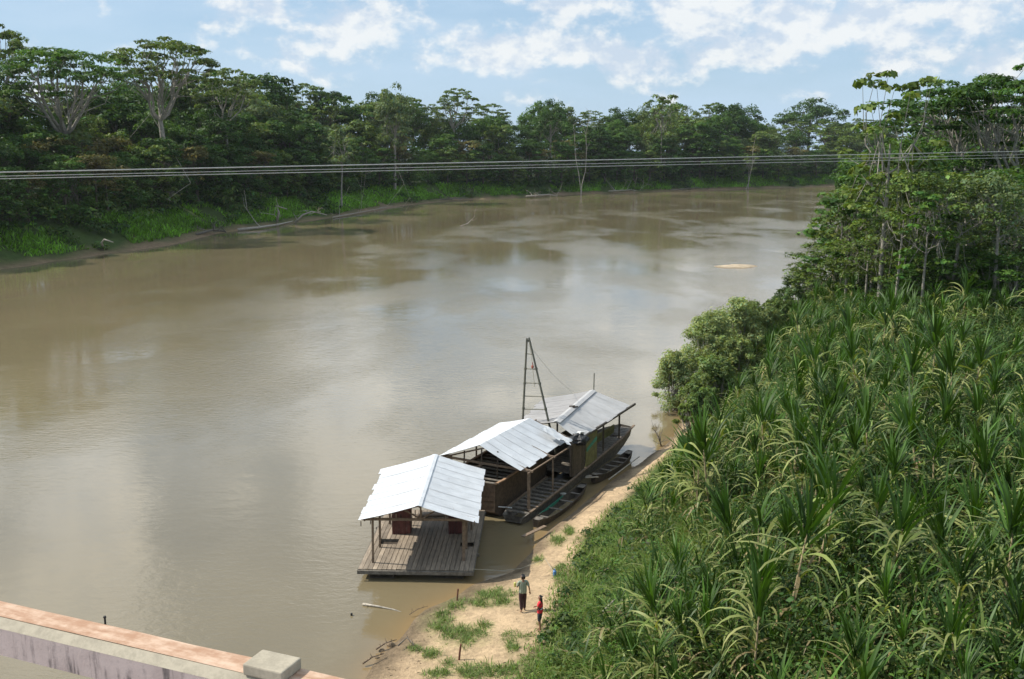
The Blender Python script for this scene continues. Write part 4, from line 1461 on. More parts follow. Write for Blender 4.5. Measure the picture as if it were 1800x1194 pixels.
for k, x in enumerate((-7.05, -6.6, -5.4, -4.5, -4.2, -3.1, -1.75)):
    mb.beam((x, 45.38, 2.85 + .25 * (1 - abs(x + 4.36) / 2.8) * 2.4 - .05), (x, 45.36, 2.62 + .25 * (1 - abs(x + 4.36) / 2.8) * 2.4 - .05), .04, .05)
mb.build('roof_frame', M['wood'], raft)
mb = MB(); roof_slope(mb, (-7.15, 45.42, 2.87), (-7.02, 53.15, 2.87), (-4.17, 53.42, 3.60), (-4.36, 45.32, 3.60), 9, 11, rag=.08)
mb.build('roof_slope', M['roof'], raft, True)
mb = MB(); roof_slope(mb, (-1.56, 45.32, 2.75), (-1.45, 53.36, 2.75), (-4.17, 53.42, 3.60), (-4.36, 45.32, 3.60), 9, 12, rag=.04, tone=.02)
mb.build('roof_slope', M['roof'], raft, True)
mb = MB()
for sgn in (-1, 1):
    mb.hexa([(-4.36, 45.3, 3.615), (-4.36 + sgn * .16, 45.3, 3.58), (-4.17 + sgn * .16, 53.43, 3.58), (-4.17, 53.43, 3.615), (-4.36, 45.3, 3.625), (-4.36 + sgn * .16, 45.3, 3.59), (-4.17 + sgn * .16, 53.43, 3.59), (-4.17, 53.43, 3.625)])
mb.build('ridge_cap', M['roof'], raft)


def cabinet(x0, x1, y, h, lab, seed):
    o = root('cabinet', ((x0 + x1) / 2, y + .45, .556), 0, lab, 'cabinet', 'boarded cabinets on the near raft')
    mb = MB()
    boards(mb, (x0, y), (x1, y), .56, .56 + h, .03, 5, seed, .12, True)
    for xx in (x0 + .015, x1 - .015): boards(mb, (xx, y + .04), (xx, y + .86), .56, .56 + h, .03, 4, seed + 1, .12, True)
    boards(mb, (x0, y + .9), (x1, y + .9), .56, .56 + h, .03, 5, seed + 2, .12, True)
    mb.build('side_boards', M['red'], o)
    mb = MB(); mb.box(((x0 + x1) / 2, y + .45, .58 + h), (x1 - x0 + .08, 1.02, .035)); mb.build('lid', M['red'], o)
    mb = MB(); mb.box((x0 + .5 * (x1 - x0), y - .025, .56 + h * .62), (.05, .02, .22), col=(.6, .5, .5)); mb.build('handle', M['wooddark'], o)
    return o


cabinet(-6.12, -5.18, 49.55, 1.55, 'maroon board cabinet standing on the sunlit left side of the near raft', 5)
cabinet(-3.25, -2.45, 49.6, 1.1, 'darker reddish cabinet in the shade at the right side of the near raft', 8)
# bench of planks at the raft's back
o = root('plank_stack', (-4.3, 52.4, .556), 0, 'low stack of loose planks at the back of the near raft', 'planks')
mb = MB()
for k in range(5): mb.beam((-5.2 + .06 * k, 52.0 + .16 * (k % 3), .58 + .05 * (k // 3)), (-3.3 + .1 * k, 52.15 + .16 * (k % 3), .58 + .05 * (k // 3)), .13, .04, (1 + .1 * (k % 3),) * 3)
mb.build('plank', M['wood'], o)

# ---- the middle barge under the second roof
barge = root('covered_barge', fr_(3.3, -3.4, 0), BROT, 'middle plank barge with high brown hull side under the second zinc roof', 'barge', 'moored craft under zinc roofs')
mb = MB()
st = []
for a, w, zk, zg in ((.15, 1.45, .35, 1.95), (.8, 1.62, -.1, 2.02), (4, 1.68, -.2, 2.1), (6.5, 1.6, -.15, 2.12)):
    st.append((fr_(a, -3.4, 0)[:2], w, zk, zg, w * .98))
hull(mb, st, (.42, .40, .39), th=.06)
mb.build('hull', M['wood'], barge)
for sgn in (-1, 1):
    mb = MB(); mb.col = (1.7, 1.5, 1.35)
    mb.beam(fr_(.1, -3.4 + sgn * 1.46, 1.99), fr_(.8, -3.4 + sgn * 1.63, 2.06), .15, .06, mb.col)
    mb.beam(fr_(.8, -3.4 + sgn * 1.63, 2.06), fr_(6.5, -3.4 + sgn * 1.63, 2.15), .15, .06, mb.col)
    mb.build('gunwale', M['wood'], barge)
mb = MB()
for k in range(11):
    a = .4 + k * .55
    mb.beam(fr_(a, -4.95, 1.90 + .01 * k), fr_(a + rng_.normal() * .04, -1.85, 1.90 + .01 * k), .20, .045, (1.3 + rng_.normal() * .2,) * 3)
mb.build('cross_slats', M['woodgrey'], barge)
# roof two and its posts (roof stands on barge and houseboat; carried by the barge)
R2 = dict(A=(-4.11, 55.58, 2.85), B=(-0.80, 62.6, 2.85), C=(1.05, 59.75, 3.92), D=(-1.78, 54.1, 3.92), E=(0.52, 52.9, 2.8), F=(3.55, 59.37, 2.8))
mb = MB(); roof_slope(mb, R2['A'], R2['B'], R2['C'], R2['D'], 8, 21, rag=.08); mb.build('roof_slope', M['roof'], barge, True)
mb = MB(); roof_slope(mb, R2['E'], R2['F'], R2['C'], R2['D'], 8, 22, rag=.05, tone=.02); mb.build('roof_slope', M['roof'], barge, True)
for (a, b, z) in ((1.05, -5.2, 2.96), (4.0, -5.2, 2.96), (6.4, -5.1, 2.96)):
    mb = MB(); mb.beam(fr_(a, b, 1.0 if a < 7 else .2), fr_(a, b, z), .10, .10); mb.build('post', M['wood'], barge)
for (a, b, w) in ((1.05, -.35, .17), (4.0, -.25, .09), (7.2, -.25, .09)):
    mb = MB(); mb.beam(fr_(a, b, .40), fr_(a, b, 2.76), w, w); mb.build('post', M['wood'], barge)
for b in (-4.4, -3.3, -2.3): 
    mb = MB(); mb.beam(fr_(1.05, b, 1.9), fr_(1.05, b + .05, 3.3 if b < -4 else 3.55), .08, .08); mb.build('post', M['wooddark'], barge)
mb = MB()
for a in (1.05, 4.0, 7.4):
    mb.beam(fr_(a, -5.85, 2.80), fr_(a, -.1, 2.70), .08, .12)
    mb.beam(fr_(a, -5.7, 2.76), fr_(a, -3.0, 3.66), .05, .08); mb.beam(fr_(a, -.2, 2.66), fr_(a, -3.0, 3.66), .05, .08)
for b, z in ((-5.8, 2.72), (-3.0, 3.70), (-.25, 2.66)): mb.beam(fr_(.7, b, z), fr_(7.5, b + .05, z), .06, .07)
mb.beam(fr_(1.05, -4.5, 1.95), fr_(1.05, -3.1, 2.75), .06, .1)
mb.build('roof_frame', M['wood'], barge)

# ---- the far houseboat
hb = root('houseboat', fr_(9, -1.45, 0), BROT, 'long farthest houseboat with old grey ridged roof, olive side panel and raised bow', 'houseboat', 'moored craft under zinc roofs')
mb = MB(); st = []
for a, w, zk, zg, cb in ((-.15, .62, .12, .48, -.72), (.6, .74, -.15, .55, -.74), (6, .78, -.25, .72, -.76), (7.0, 1.1, -.25, .76, -1.08), (7.8, 1.45, -.25, .80, -1.43), (11, 1.48, -.2, .95, -1.42), (14, 1.25, -.05, 1.15, -1.15), (15.6, .95, .35, 1.30, -.85), (16.6, .55, .8, 1.42, -.5)):
    st.append((fr_(a, cb, 0)[:2], w, zk, zg, w * .72))
hull(mb, st, th=.07)
mb.build('hull', M['woodgrey'], hb)
mb = MB()
for (a0, b0, z0, a1, b1, z1) in ((.5, .0, .58, 6, .05, .75), (6, .05, .75, 11, .08, .98), (11, .08, .98, 14, .12, 1.18), (14, .12, 1.18, 16.7, .06, 1.46), (.5, -1.46, .58, 6, -1.52, .75)):
    mb.beam(fr_(a0, b0, z0), fr_(a1, b1, z1), .14, .06)
mb.build('gunwale', M['wood'], hb)
mb = MB()
for k in range(11):
    a = .5 + k * .55
    mb.beam(fr_(a, -1.40, .50 + .015 * k), fr_(a, -.05, .50 + .015 * k), .24, .05, (1 + rng_.normal() * .15,) * 3)
mb.build('thwarts', M['woodgrey'], hb)
mb = MB()
for k in range(20):
    a = 7.2 + k * .36
    mb.beam(fr_(a, -2.0 - .6 * min(1, k / 3), .80 + .02 * k), fr_(a, -.02, .80 + .02 * k), .38, .05, (1 + rng_.normal() * .12,) * 3)
mb.build('floor_boards', M['woodgrey'], hb)
mb = MB()
for k in range(6): mb.beam(fr_(14.6 + .3 * k, -1.6 + .18 * k, 1.26 + .02 * k), fr_(14.6 + .3 * k, .1, 1.26 + .02 * k), .28, .05)
mb.build('bow_deck', M['woodgrey'], hb)
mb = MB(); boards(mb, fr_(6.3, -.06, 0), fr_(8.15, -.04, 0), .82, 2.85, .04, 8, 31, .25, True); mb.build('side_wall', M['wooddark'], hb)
mb = MB(); boards(mb, fr_(8.2, .02, 0), fr_(9.95, .04, 0), .90, 2.85, .04, 5, 32, .12); pnl = mb.build('side_panel', M['olive'], hb)
tag(pnl, 'olive yellow painted panel')
mb = MB(); mb.beam(fr_(8.3, .055, 1.95), fr_(9.85, .075, 2.35), .02, .22); st_ = mb.build('painted_stripe', M['plastic_teal'], pnl)
mb = MB(); boards(mb, fr_(11.6, -.9, 0), fr_(15.0, -.75, 0), 1.25, 1.85, .05, 3, 33, .2); mb.build('low_wall', M['olive'], hb)
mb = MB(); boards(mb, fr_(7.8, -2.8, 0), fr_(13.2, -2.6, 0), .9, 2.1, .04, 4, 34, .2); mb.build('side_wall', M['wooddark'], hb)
for (a, b) in ((6.2, -.1), (10.1, -.05), (11.4, -.1), (14.1, -.05), (7.9, -2.8), (10.2, -2.75), (12.8, -2.6), (14.0, -2.3)):
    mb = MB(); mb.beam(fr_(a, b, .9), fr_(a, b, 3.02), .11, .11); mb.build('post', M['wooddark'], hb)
R3 = dict(A=(0.35, 61.6, 3.05), B=(2.26, 68.1, 3.1), C=(5.44, 67.0, 3.9), D=(2.65, 59.5, 3.75), E=(3.96, 58.4, 3.0), F=(7.86, 66.05, 3.1))
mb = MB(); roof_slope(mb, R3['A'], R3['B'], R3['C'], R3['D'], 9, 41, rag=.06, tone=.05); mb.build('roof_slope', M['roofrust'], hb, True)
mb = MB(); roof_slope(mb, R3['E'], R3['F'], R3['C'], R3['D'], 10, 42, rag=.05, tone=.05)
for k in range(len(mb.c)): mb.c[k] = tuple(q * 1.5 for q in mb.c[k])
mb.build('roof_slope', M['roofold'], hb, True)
mb = MB()
Dd, Cc = Vector(R3['D']), Vector(R3['C'])
ds = (Cc - Dd).normalized(); sdv = ds.cross(Vector((0, 0, 1))).normalized()
for sgn in (-1, 1):
    o0 = sdv * (.24 * sgn)
    mb.hexa([Dd + Vector((0, 0, .05)), Dd + o0 + Vector((0, 0, -.03)), Cc + o0 + Vector((0, 0, -.03)), Cc + Vector((0, 0, .05)),
             Dd + Vector((0, 0, .065)), Dd + o0 + Vector((0, 0, -.015)), Cc + o0 + Vector((0, 0, -.015)), Cc + Vector((0, 0, .065))], (1.5, 1.5, 1.5))
mb.build('ridge_cap', M['roofold'], hb)
mb = MB()
mb.tube([(R3['E'][0] - .05, R3['E'][1], 2.93), ((R3['E'][0] + R3['F'][0]) / 2, (R3['E'][1] + R3['F'][1]) / 2 + .02, 2.96), (8.25, 66.75, 3.02)], .085, 7)
mb.tube([(0.45, 61.7, 2.97), (2.3, 68.0, 3.0)], .07, 6)
for q in (0.05, .5, .95):
    a = Vector(R3['E']).lerp(Vector(R3['F']), q); b = Dd.lerp(Cc, q); c = Vector(R3['A']).lerp(Vector(R3['B']), q)
    mb.beam(a - Vector((0, 0, .08)), b - Vector((0, 0, .1)), .06, .08); mb.beam(c - Vector((0, 0, .08)), b - Vector((0, 0, .1)), .06, .08)
mb.build('roof_frame', M['wooddark'], hb)
mb = MB(); mb.beam((3.62, 62.65, 3.92), (3.95, 62.5, 3.98), .1, .08); mb.beam((3.85, 62.55, 3.88), (4.15, 62.9, 3.84), .08, .07)
tag(mb.build('loose_block', M['wooddark'], None), 'small dark wooden blocks lying on the ridge of the grey roof', 'wood block')
mb = MB(); mb.tube([(5.50, 67.15, 3.0), (5.52, 67.15, 5.05)], .035, 6)
tag(mb.build('pole', M['metalpole'], None), 'thin upright metal pole at the far end of the grey roof ridge', 'pole')

# crumpled sheet and tarp where the two roofs meet
def crumple(name, c, sx, sy, rz, seed, m, amp=.08, tilt=0):
    rng = np.random.default_rng(seed); n = 12
    gx, gy = np.meshgrid(np.linspace(-.5, .5, n), np.linspace(-.5, .5, n))
    Z = amp * rng.normal(size=gx.shape); Z = (Z + np.roll(Z, 1, 0) + np.roll(Z, 1, 1)) / 1.8
    gx = gx * (1 + .12 * rng.normal(size=gx.shape)); ca, sa = math.cos(rz), math.sin(rz)
    X = gx * sx; Y = gy * sy
    V = np.stack([c[0] + X * ca - Y * sa, c[1] + X * sa + Y * ca, c[2] + Z + X * tilt], -1).reshape(-1, 3)
    i = np.arange(n * n).reshape(n, n)
    Fq = np.stack([i[:-1, :-1].ravel(), i[:-1, 1:].ravel(), i[1:, 1:].ravel(), i[1:, :-1].ravel()], 1)
    return link(name, quads(name, V, Fq, np.ones((len(V), 3))), m)


tag(crumple('bent_sheet', (2.60, 58.15, 3.36), 1.7, .8, BROT, 3, M['roof'], .035, -.42), 'crumpled shiny zinc offcut lying on the right slope of the second roof', 'metal sheet')


def lumpball(name, c, r, seed, m, amp=.22):
    mb = MB(); mb.ball(c, r, 14, 10)
    rng = np.random.default_rng(seed); cv = Vector(c)
    for i, v in enumerate(mb.v):
        d = Vector(v) - cv
        mb.v[i] = tuple(cv + d * (1 + amp * math.sin(d.x * 11 + seed) * math.cos(d.y * 9) + rng.normal() * .07))
    return mb.build(name, m, None)


tag(lumpball('tarp_bundle', (3.95, 58.55, 2.95), (.55, .5, .33), 2, M['tarp']), 'black tarpaulin bundle stuffed between the second roof and the grey roof', 'tarpaulin')
tag(crumple('cloth', (4.05, 58.75, 3.30), .55, .35, .4, 6, M['white'], .05), 'small white rag lying on the black tarpaulin bundle', 'cloth')

# ---- the ladder-like derrick
dr = root('derrick', (0.9, 61.0, .7), 0, 'tall narrow A-shaped wooden derrick with ladder rungs rising between the roofs', 'derrick')
top1, top2 = Vector(atY(926, 598, 61.0)), Vector(atY(930.5, 597, 60.9))
f1, f2 = Vector(atY(916, 795, 61.3)), Vector(atY(978, 800, 60.0))
for a, b in ((f1, top1), (f2, top2)):
    mb = MB(); mb.tube([a, a.lerp(b, .5), b + (b - a).normalized() * .12], [.075, .068, .06], 7)
    for t in (.4, .62, .75): mb.tube([a.lerp(b, t - .008), a.lerp(b, t + .008)], [.09, .09], 7)
    mb.build('leg', M['metalpole'], dr)
for py in (621, 647, 672, 695, 718, 742):
    t = (795 - py) / (795 - 598.)
    mb = MB(); p = f1.lerp(top1, t); q = f2.lerp(top2, (800 - py - 2) / (800 - 597.))
    e = (q - p).normalized() * .08
    mb.tube([p - e, q + e], .035, 6); mb.build('rung', M['metalpole'], dr)
mb = MB(); mb.box(tuple((top1 + top2) / 2 + Vector((0, 0, -.05))), (.26, .14, .14)); mb.build('head_block', M['metalpole'], dr)
mb = MB(); pr_ = Vector(atY(936, 645, 60.7))
mb.ball(pr_, (.09, .07, .12), 7, 5, (1, 1, 1)); mb.tube([pr_ + Vector((.03, 0, .1)), pr_ + Vector((-.02, 0, .28))], .03, 5)
tag(mb.build('pulley', simple('faded_red', (.42, .12, .08), .6), None), 'small faded red pulley block hanging inside the derrick', 'pulley')
mb = MB(); mb.tube([pr_ + Vector((-.02, .02, .25)), top2 + Vector((0, 0, -.2))], .012, 4); mb.tube([pr_, Vector(atY(938, 664, 60.7)), Vector(atY(940, 681, 60.7))], .018, 4)
tag(mb.build('rope', M['rope'], None), 'short rope hanging from the derrick pulley', 'rope')
mb = MB(); a, b = top2 + Vector((.02, 0, -.35)), Vector(atY(1006, 689, 67.3))
mb.tube([a.lerp(b, t) + Vector((0, 0, -.25 * math.sin(math.pi * t))) for t in np.linspace(0, 1, 9)], .013, 4)
tag(mb.build('guy_wire', M['cable'], None), 'thin guy wire slanting from the derrick top down to the grey roof', 'wire')

# ---- canoes
def canoe(name, a0, a1, b, W_, zg, lab, seed, m, nth=4, drift_=0.0):
    mb = MB(); st = []
    for t in np.linspace(0, 1, 11):
        w = W_ / 2 * (math.sin(math.pi * min(1, max(0, .06 + t * .88))) ** .55)
        sheer = (abs(t - .5) * 2) ** 3 * .22
        st.append((fr_(a0 + (a1 - a0) * t, b + drift_ * (t - .5), 0)[:2], max(w, .05), -.10 + sheer * 1.1, zg + sheer, max(w * .6, .03)))
    hull(mb, st, th=.035)
    c = fr_((a0 + a1) / 2, b, 0)
    o = root(name, c, BROT, lab, 'canoe', 'dugout canoes moored along the beach')
    mb.build('hull', m, o)
    for k in range(nth):
        t = .18 + .64 * k / (nth - 1)
        w = W_ / 2 * (math.sin(math.pi * (.06 + t * .88)) ** .55) - .03
        mb = MB(); mb.beam(fr_(a0 + (a1 - a0) * t, b + drift_ * (t - .5) - w, zg - .03), fr_(a0 + (a1 - a0) * t, b + drift_ * (t - .5) + w, zg - .03), .16, .03)
        mb.build('thwart', M['woodgrey'], o)
    for e, (q0, q1) in enumerate(((.0, .09), (.91, 1.))):
        mb = MB(); mb.beam(fr_(a0 + (a1 - a0) * q0 , b + drift_ * (q0 - .5), zg + .15), fr_(a0 + (a1 - a0) * q1, b + drift_ * (q1 - .5), zg + .15), W_ * .42, .03)
        mb.build('end_deck', M['woodgrey'], o)
    return o


cn = canoe('canoe', -.35, 6.3, .72, .95, .36, 'near dugout canoe with teal inner board, lying beside the open slatted bow', 1, M['wooddark'], 4)
mb = MB(); mb.beam(fr_(.9, .34, .30), fr_(4.2, .30, .33), .03, .20); mb.build('side_board', M['plastic_teal'], cn)
canoe('canoe', 7.9, 13.6, .78, .92, .42, 'far dugout canoe half drawn up on the beach below the olive panel', 2, M['wooddark'], 5, .25)
mb = MB()
mb.tube([(2.95, 56.3, .20), (2.95, 56.3, .38)], [.13, .19], 12); tag(mb.build('basin', simple('grey_enamel', (.42, .42, .38), .5), None), 'pale round basin standing in the near canoe', 'basin')
mb = MB(); mb.tube([(-1.5, 53.6, .62), (.0, 53.3, .60)], .035, 7); tag(mb.build('pipe', M['white'], None), 'white pipe bridging the near raft and the slatted boat bow', 'pipe')
mb = MB(); mb.tube([fr_(7.4, .35, .55), fr_(8.0, .95, .5)], .045, 6); mb.tube([fr_(7.6, .3, .57), fr_(8.3, .85, .52)], .035, 6)
tag(mb.build('loose_poles', M['drift'], None), 'two pale poles lying across the stern of the far canoe', 'poles')
mb = MB(); mb.tube([fr_(8.5, 1.42, .25), fr_(13.6, 1.55, .30)], .035, 6); tag(mb.build('punting_pole', M['drift'], None), 'long straight pole lying on the wet sand beside the far canoe', 'pole')
mb = MB(); mb.beam((.55, 49.55, .42), (1.75, 51.1, .40), .22, .05); tag(mb.build('plank', M['wood'], None), 'single plank lying on the sand edge near the canoe end', 'plank')

# ---- small things on the beach
def stake(px, py, h, lab, lean=.03):
    x, y, _ = ground(px, py, .5); z = hz1(x, y); x, y, _ = ground(px, py, z); z = hz1(x, y)
    mb = MB(); mb.tube([(x, y, z - .2), (x + lean, y, z + h * .5), (x + lean * 2, y, z + h)], [.045, .04, .038], 7)
    o = mb.build('stake', simple('rusty_brown', (.17, .07, .045), .85), None)
    return tag(o, lab, 'stake', 'mooring stakes on the beach')


stake(803, 1052, .55, 'short brown mooring stake near the water in front of the near raft')
stake(806, 1160, .68, 'brown mooring stake among the grass tufts low on the beach', .05)
x_, y_, _ = ground(975, 1000, .9)
mb = MB(); mb.tube([(-1.85, 45.05, .60), (-.6, 45.5, .32), (.4, 46.0, .22), (1.6, 46.2, .62), (x_, y_, hz1(x_, y_) + .1)], .014, 4)
tag(mb.build('mooring_rope', M['rope'], None), 'thin mooring rope from the near raft across the sand to the grass', 'rope')
mb = MB(); mb.tube([(x_, y_, hz1(x_, y_) - .02), (x_, y_, hz1(x_, y_) + .22), (x_, y_, hz1(x_, y_) + .27), (x_, y_, hz1(x_, y_) + .33)], [.08, .085, .035, .03], 9)
tag(mb.build('plastic_bottle', M['plastic_blue'], None), 'blue plastic container at the grass edge above the adult', 'bottle')
x_, y_, _ = ground(618, 1082, 0)
mb = MB(); mb.tube([(x_, y_, -.03), (x_, y_, .09), (x_, y_, .12)], [.05, .045, .02], 8); tag(mb.build('float', M['tarp'], None), 'tiny dark float bobbing in the brown water left of the stick', 'float')
x_, y_, _ = ground(660, 1150, .1)
for k, (px, py) in enumerate([(662, 1152), (670, 1139), (688, 1131)]):
    x_, y_, _ = ground(px, py, .12); z_ = hz1(x_, y_)
    r_ = .07 + .03 * (k % 3)
    o = lumpball('mud_clod', (x_, y_, z_ + r_ * .3), (r_ * 1.4, r_, r_ * .7), k, simple('wet_mud', (.22, .16, .10), .9, bdist=.03) if k == 0 else bpy.data.materials['wet_mud'])
    tag(o, 'grey-brown clod of mud on the wet sand at the lower waterline', 'clod', 'mud clods along the lower waterline')
driftwood('dead_branch', [(ground(700, 1135, .3)), (ground(715, 1126, .3)[0], ground(715, 1126, .3)[1], .42), ground(728, 1133, .45)], .035, 3, 'small grey twig lying on the lower beach sand', 31, mt='woodgrey', brl=.3)
xx_, yy_, _ = ground(1163, 775, .4)
driftwood('dead_shrub', [(xx_, yy_, hz1(xx_, yy_)), (xx_ - .2, yy_, hz1(xx_, yy_) + .7), (xx_ - .5, yy_ + .1, hz1(xx_, yy_) + 1.2)], .05, 12, 'bare twiggy dead shrub at the far tip of the beach', 32, cat='dead shrub', mt='woodgrey', brl=.7)
driftwood('dead_branch', [ground(1060, 1075, 2.6), (ground(1085, 1062, 2.6)[0], ground(1085, 1062, 2.6)[1], 2.9), ground(1115, 1070, 2.7)], .045, 1, 'pale curved fallen palm rib lying on the creepers by the beach', 33, brl=.2)


for k, (px, py, lab) in enumerate([(655, 1160, 'tangle of grey roots on the muddy waterline, lowest in the photo'), (678, 1135, 'small heap of muddy twigs above the root tangle'), (735, 1075, 'thin twigs washed up on the waterline by the floating stick')]):
    a_ = ground(px, py, .12)
    driftwood('root_tangle', [(a_[0] - .35, a_[1] - .3, .12), (a_[0], a_[1], .24), (a_[0] + .4, a_[1] + .35, .20)], .04 if k < 2 else .018, 7, lab, 70 + k, cat='roots', mt='wood', brl=.2)


# ------------------------------------------------------------ people
def skinned(name, pts, edges, rad, m, parent, sub=2, rootv=0):
    me = bpy.data.meshes.new(name)
    keys = list(pts)
    me.from_pydata([pts[k] for k in keys], [(keys.index(a), keys.index(b)) for a, b in edges], [])
    o = link(name, me, None, parent)
    me.materials.append(m)
    sk = o.modifiers.new('skin', 'SKIN'); sk.use_smooth_shade = True
    lay = me.skin_vertices[0].data if me.skin_vertices else None
    if lay is None:
        bpy.context.view_layer.objects.active = o
        me.skin_vertices.new() if hasattr(me.skin_vertices, 'new') else None
        lay = me.skin_vertices[0].data
    for i, k in enumerate(keys):
        r = rad[k]
        lay[i].radius = (r, r) if not isinstance(r, tuple) else r
        lay[i].use_root = (i == rootv)
    ss_ = o.modifiers.new('subdivision', 'SUBSURF'); ss_.levels = sub; ss_.render_levels = sub
    return o


def hand(pts, edges, rad, wrist, palm_dir, side, tagk, curl=.5, s=1.0):
    """palm plus five bent fingers, rooted at the palm"""
    w = Vector(pts[wrist]); d = Vector(palm_dir).normalized()
    sdv = d.cross(Vector((0, 1, 0)));
    if sdv.length < .1: sdv = d.cross(Vector((1, 0, 0)))
    sdv.normalize(); nrm = sdv.cross(d)
    pm = tagk + 'palm'; pts[pm] = tuple(w + d * .055 * s); edges.append((wrist, pm)); rad[pm] = (.033 * s, .018 * s)
    for i, ln in enumerate((.062, .072, .068, .052)):
        b0 = w + d * .09 * s + sdv * ((i - 1.5) * .019 * s)
        k0, k1, k2 = f'{tagk}{i}a', f'{tagk}{i}b', f'{tagk}{i}c'
        pts[k0] = tuple(b0); pts[k1] = tuple(b0 + d * ln * .5 * s - nrm * curl * .012 * s); pts[k2] = tuple(b0 + d * ln * .9 * s - nrm * curl * .045 * s)
        for k in (k0, k1, k2): rad[k] = .0085 * s
        edges += [(pm, k0), (k0, k1), (k1, k2)]
    t0, t1 = tagk + 'ta', tagk + 'tb'
    pts[t0] = tuple(w + d * .045 * s + sdv * (.035 * side * s)); pts[t1] = tuple(w + d * .085 * s + sdv * (.05 * side * s) - nrm * .012 * s)
    rad[t0] = .011 * s; rad[t1] = .009 * s
    edges += [(pm, t0), (t0, t1)]


def mirror_ball(parent, name, c, r, m, n=10):
    mb = MB(); mb.ball(c, r, n, 8)
    me = mb.mesh(name, None, True)
    return link(name, me, m, parent)


M['skin'] = simple('brown_skin', (.30, .16, .10), .55, var=.12, bmp=0, tinted=False)
M['hair'] = simple('black_hair', (.012, .010, .009), .45, var=.3, bmp=.4, tinted=False)
M['eye'] = simple('eye_white', (.6, .58, .55), .3, var=.05, bmp=0)
M['pupil'] = simple('dark_iris', (.02, .012, .008), .3, var=.05, bmp=0)
M['lips'] = simple('lips', (.30, .11, .09), .5, var=.05, bmp=0)
M['trousers'] = simple('dark_maroon_trousers', (.050, .020, .022), .8, var=.3, tinted=False)
M['shorts'] = simple('dark_denim', (.045, .05, .065), .8, var=.3, tinted=False)


def shirtmat(name, base, stripe, scale, redband=None):
    m, gg, b, _ = mat(name)
    p = obco(gg); x, y, z = gg.sep(p)
    s_ = gg.m('SINE', gg.m('MULTIPLY', gg.m('ADD', x, gg.m('MULTIPLY', y, .3)), scale))
    c = gg.mix(gg.ss(s_, .35, .75, 0, 1), base, stripe)
    if redband:
        band = gg.m('MULTIPLY', gg.ss(z, redband[0], redband[0] + .02), gg.ss(z, redband[1], redband[1] + .02, 1, 0))
        pat = gg.ss(gg.noise(p, 9, 2, .5), .48, .52)
        c = gg.mix(band, base, gg.mix(pat, (.02, .02, .03), (.75, .78, .8)))
    gg.put(b.inputs['Base Color'], c); b.inputs['Roughness'].default_value = .85
    bump(gg, b, gg.noise(p, 14, 3, .5), .5, .02)
    return m


M['shirt'] = shirtmat('striped_grey_green_shirt', (.30, .34, .25), (.16, .19, .14), 95)
M['redshirt'] = shirtmat('red_shirt', (.72, .035, .05), (.72, .035, .05), 10, (1.06, 1.16))


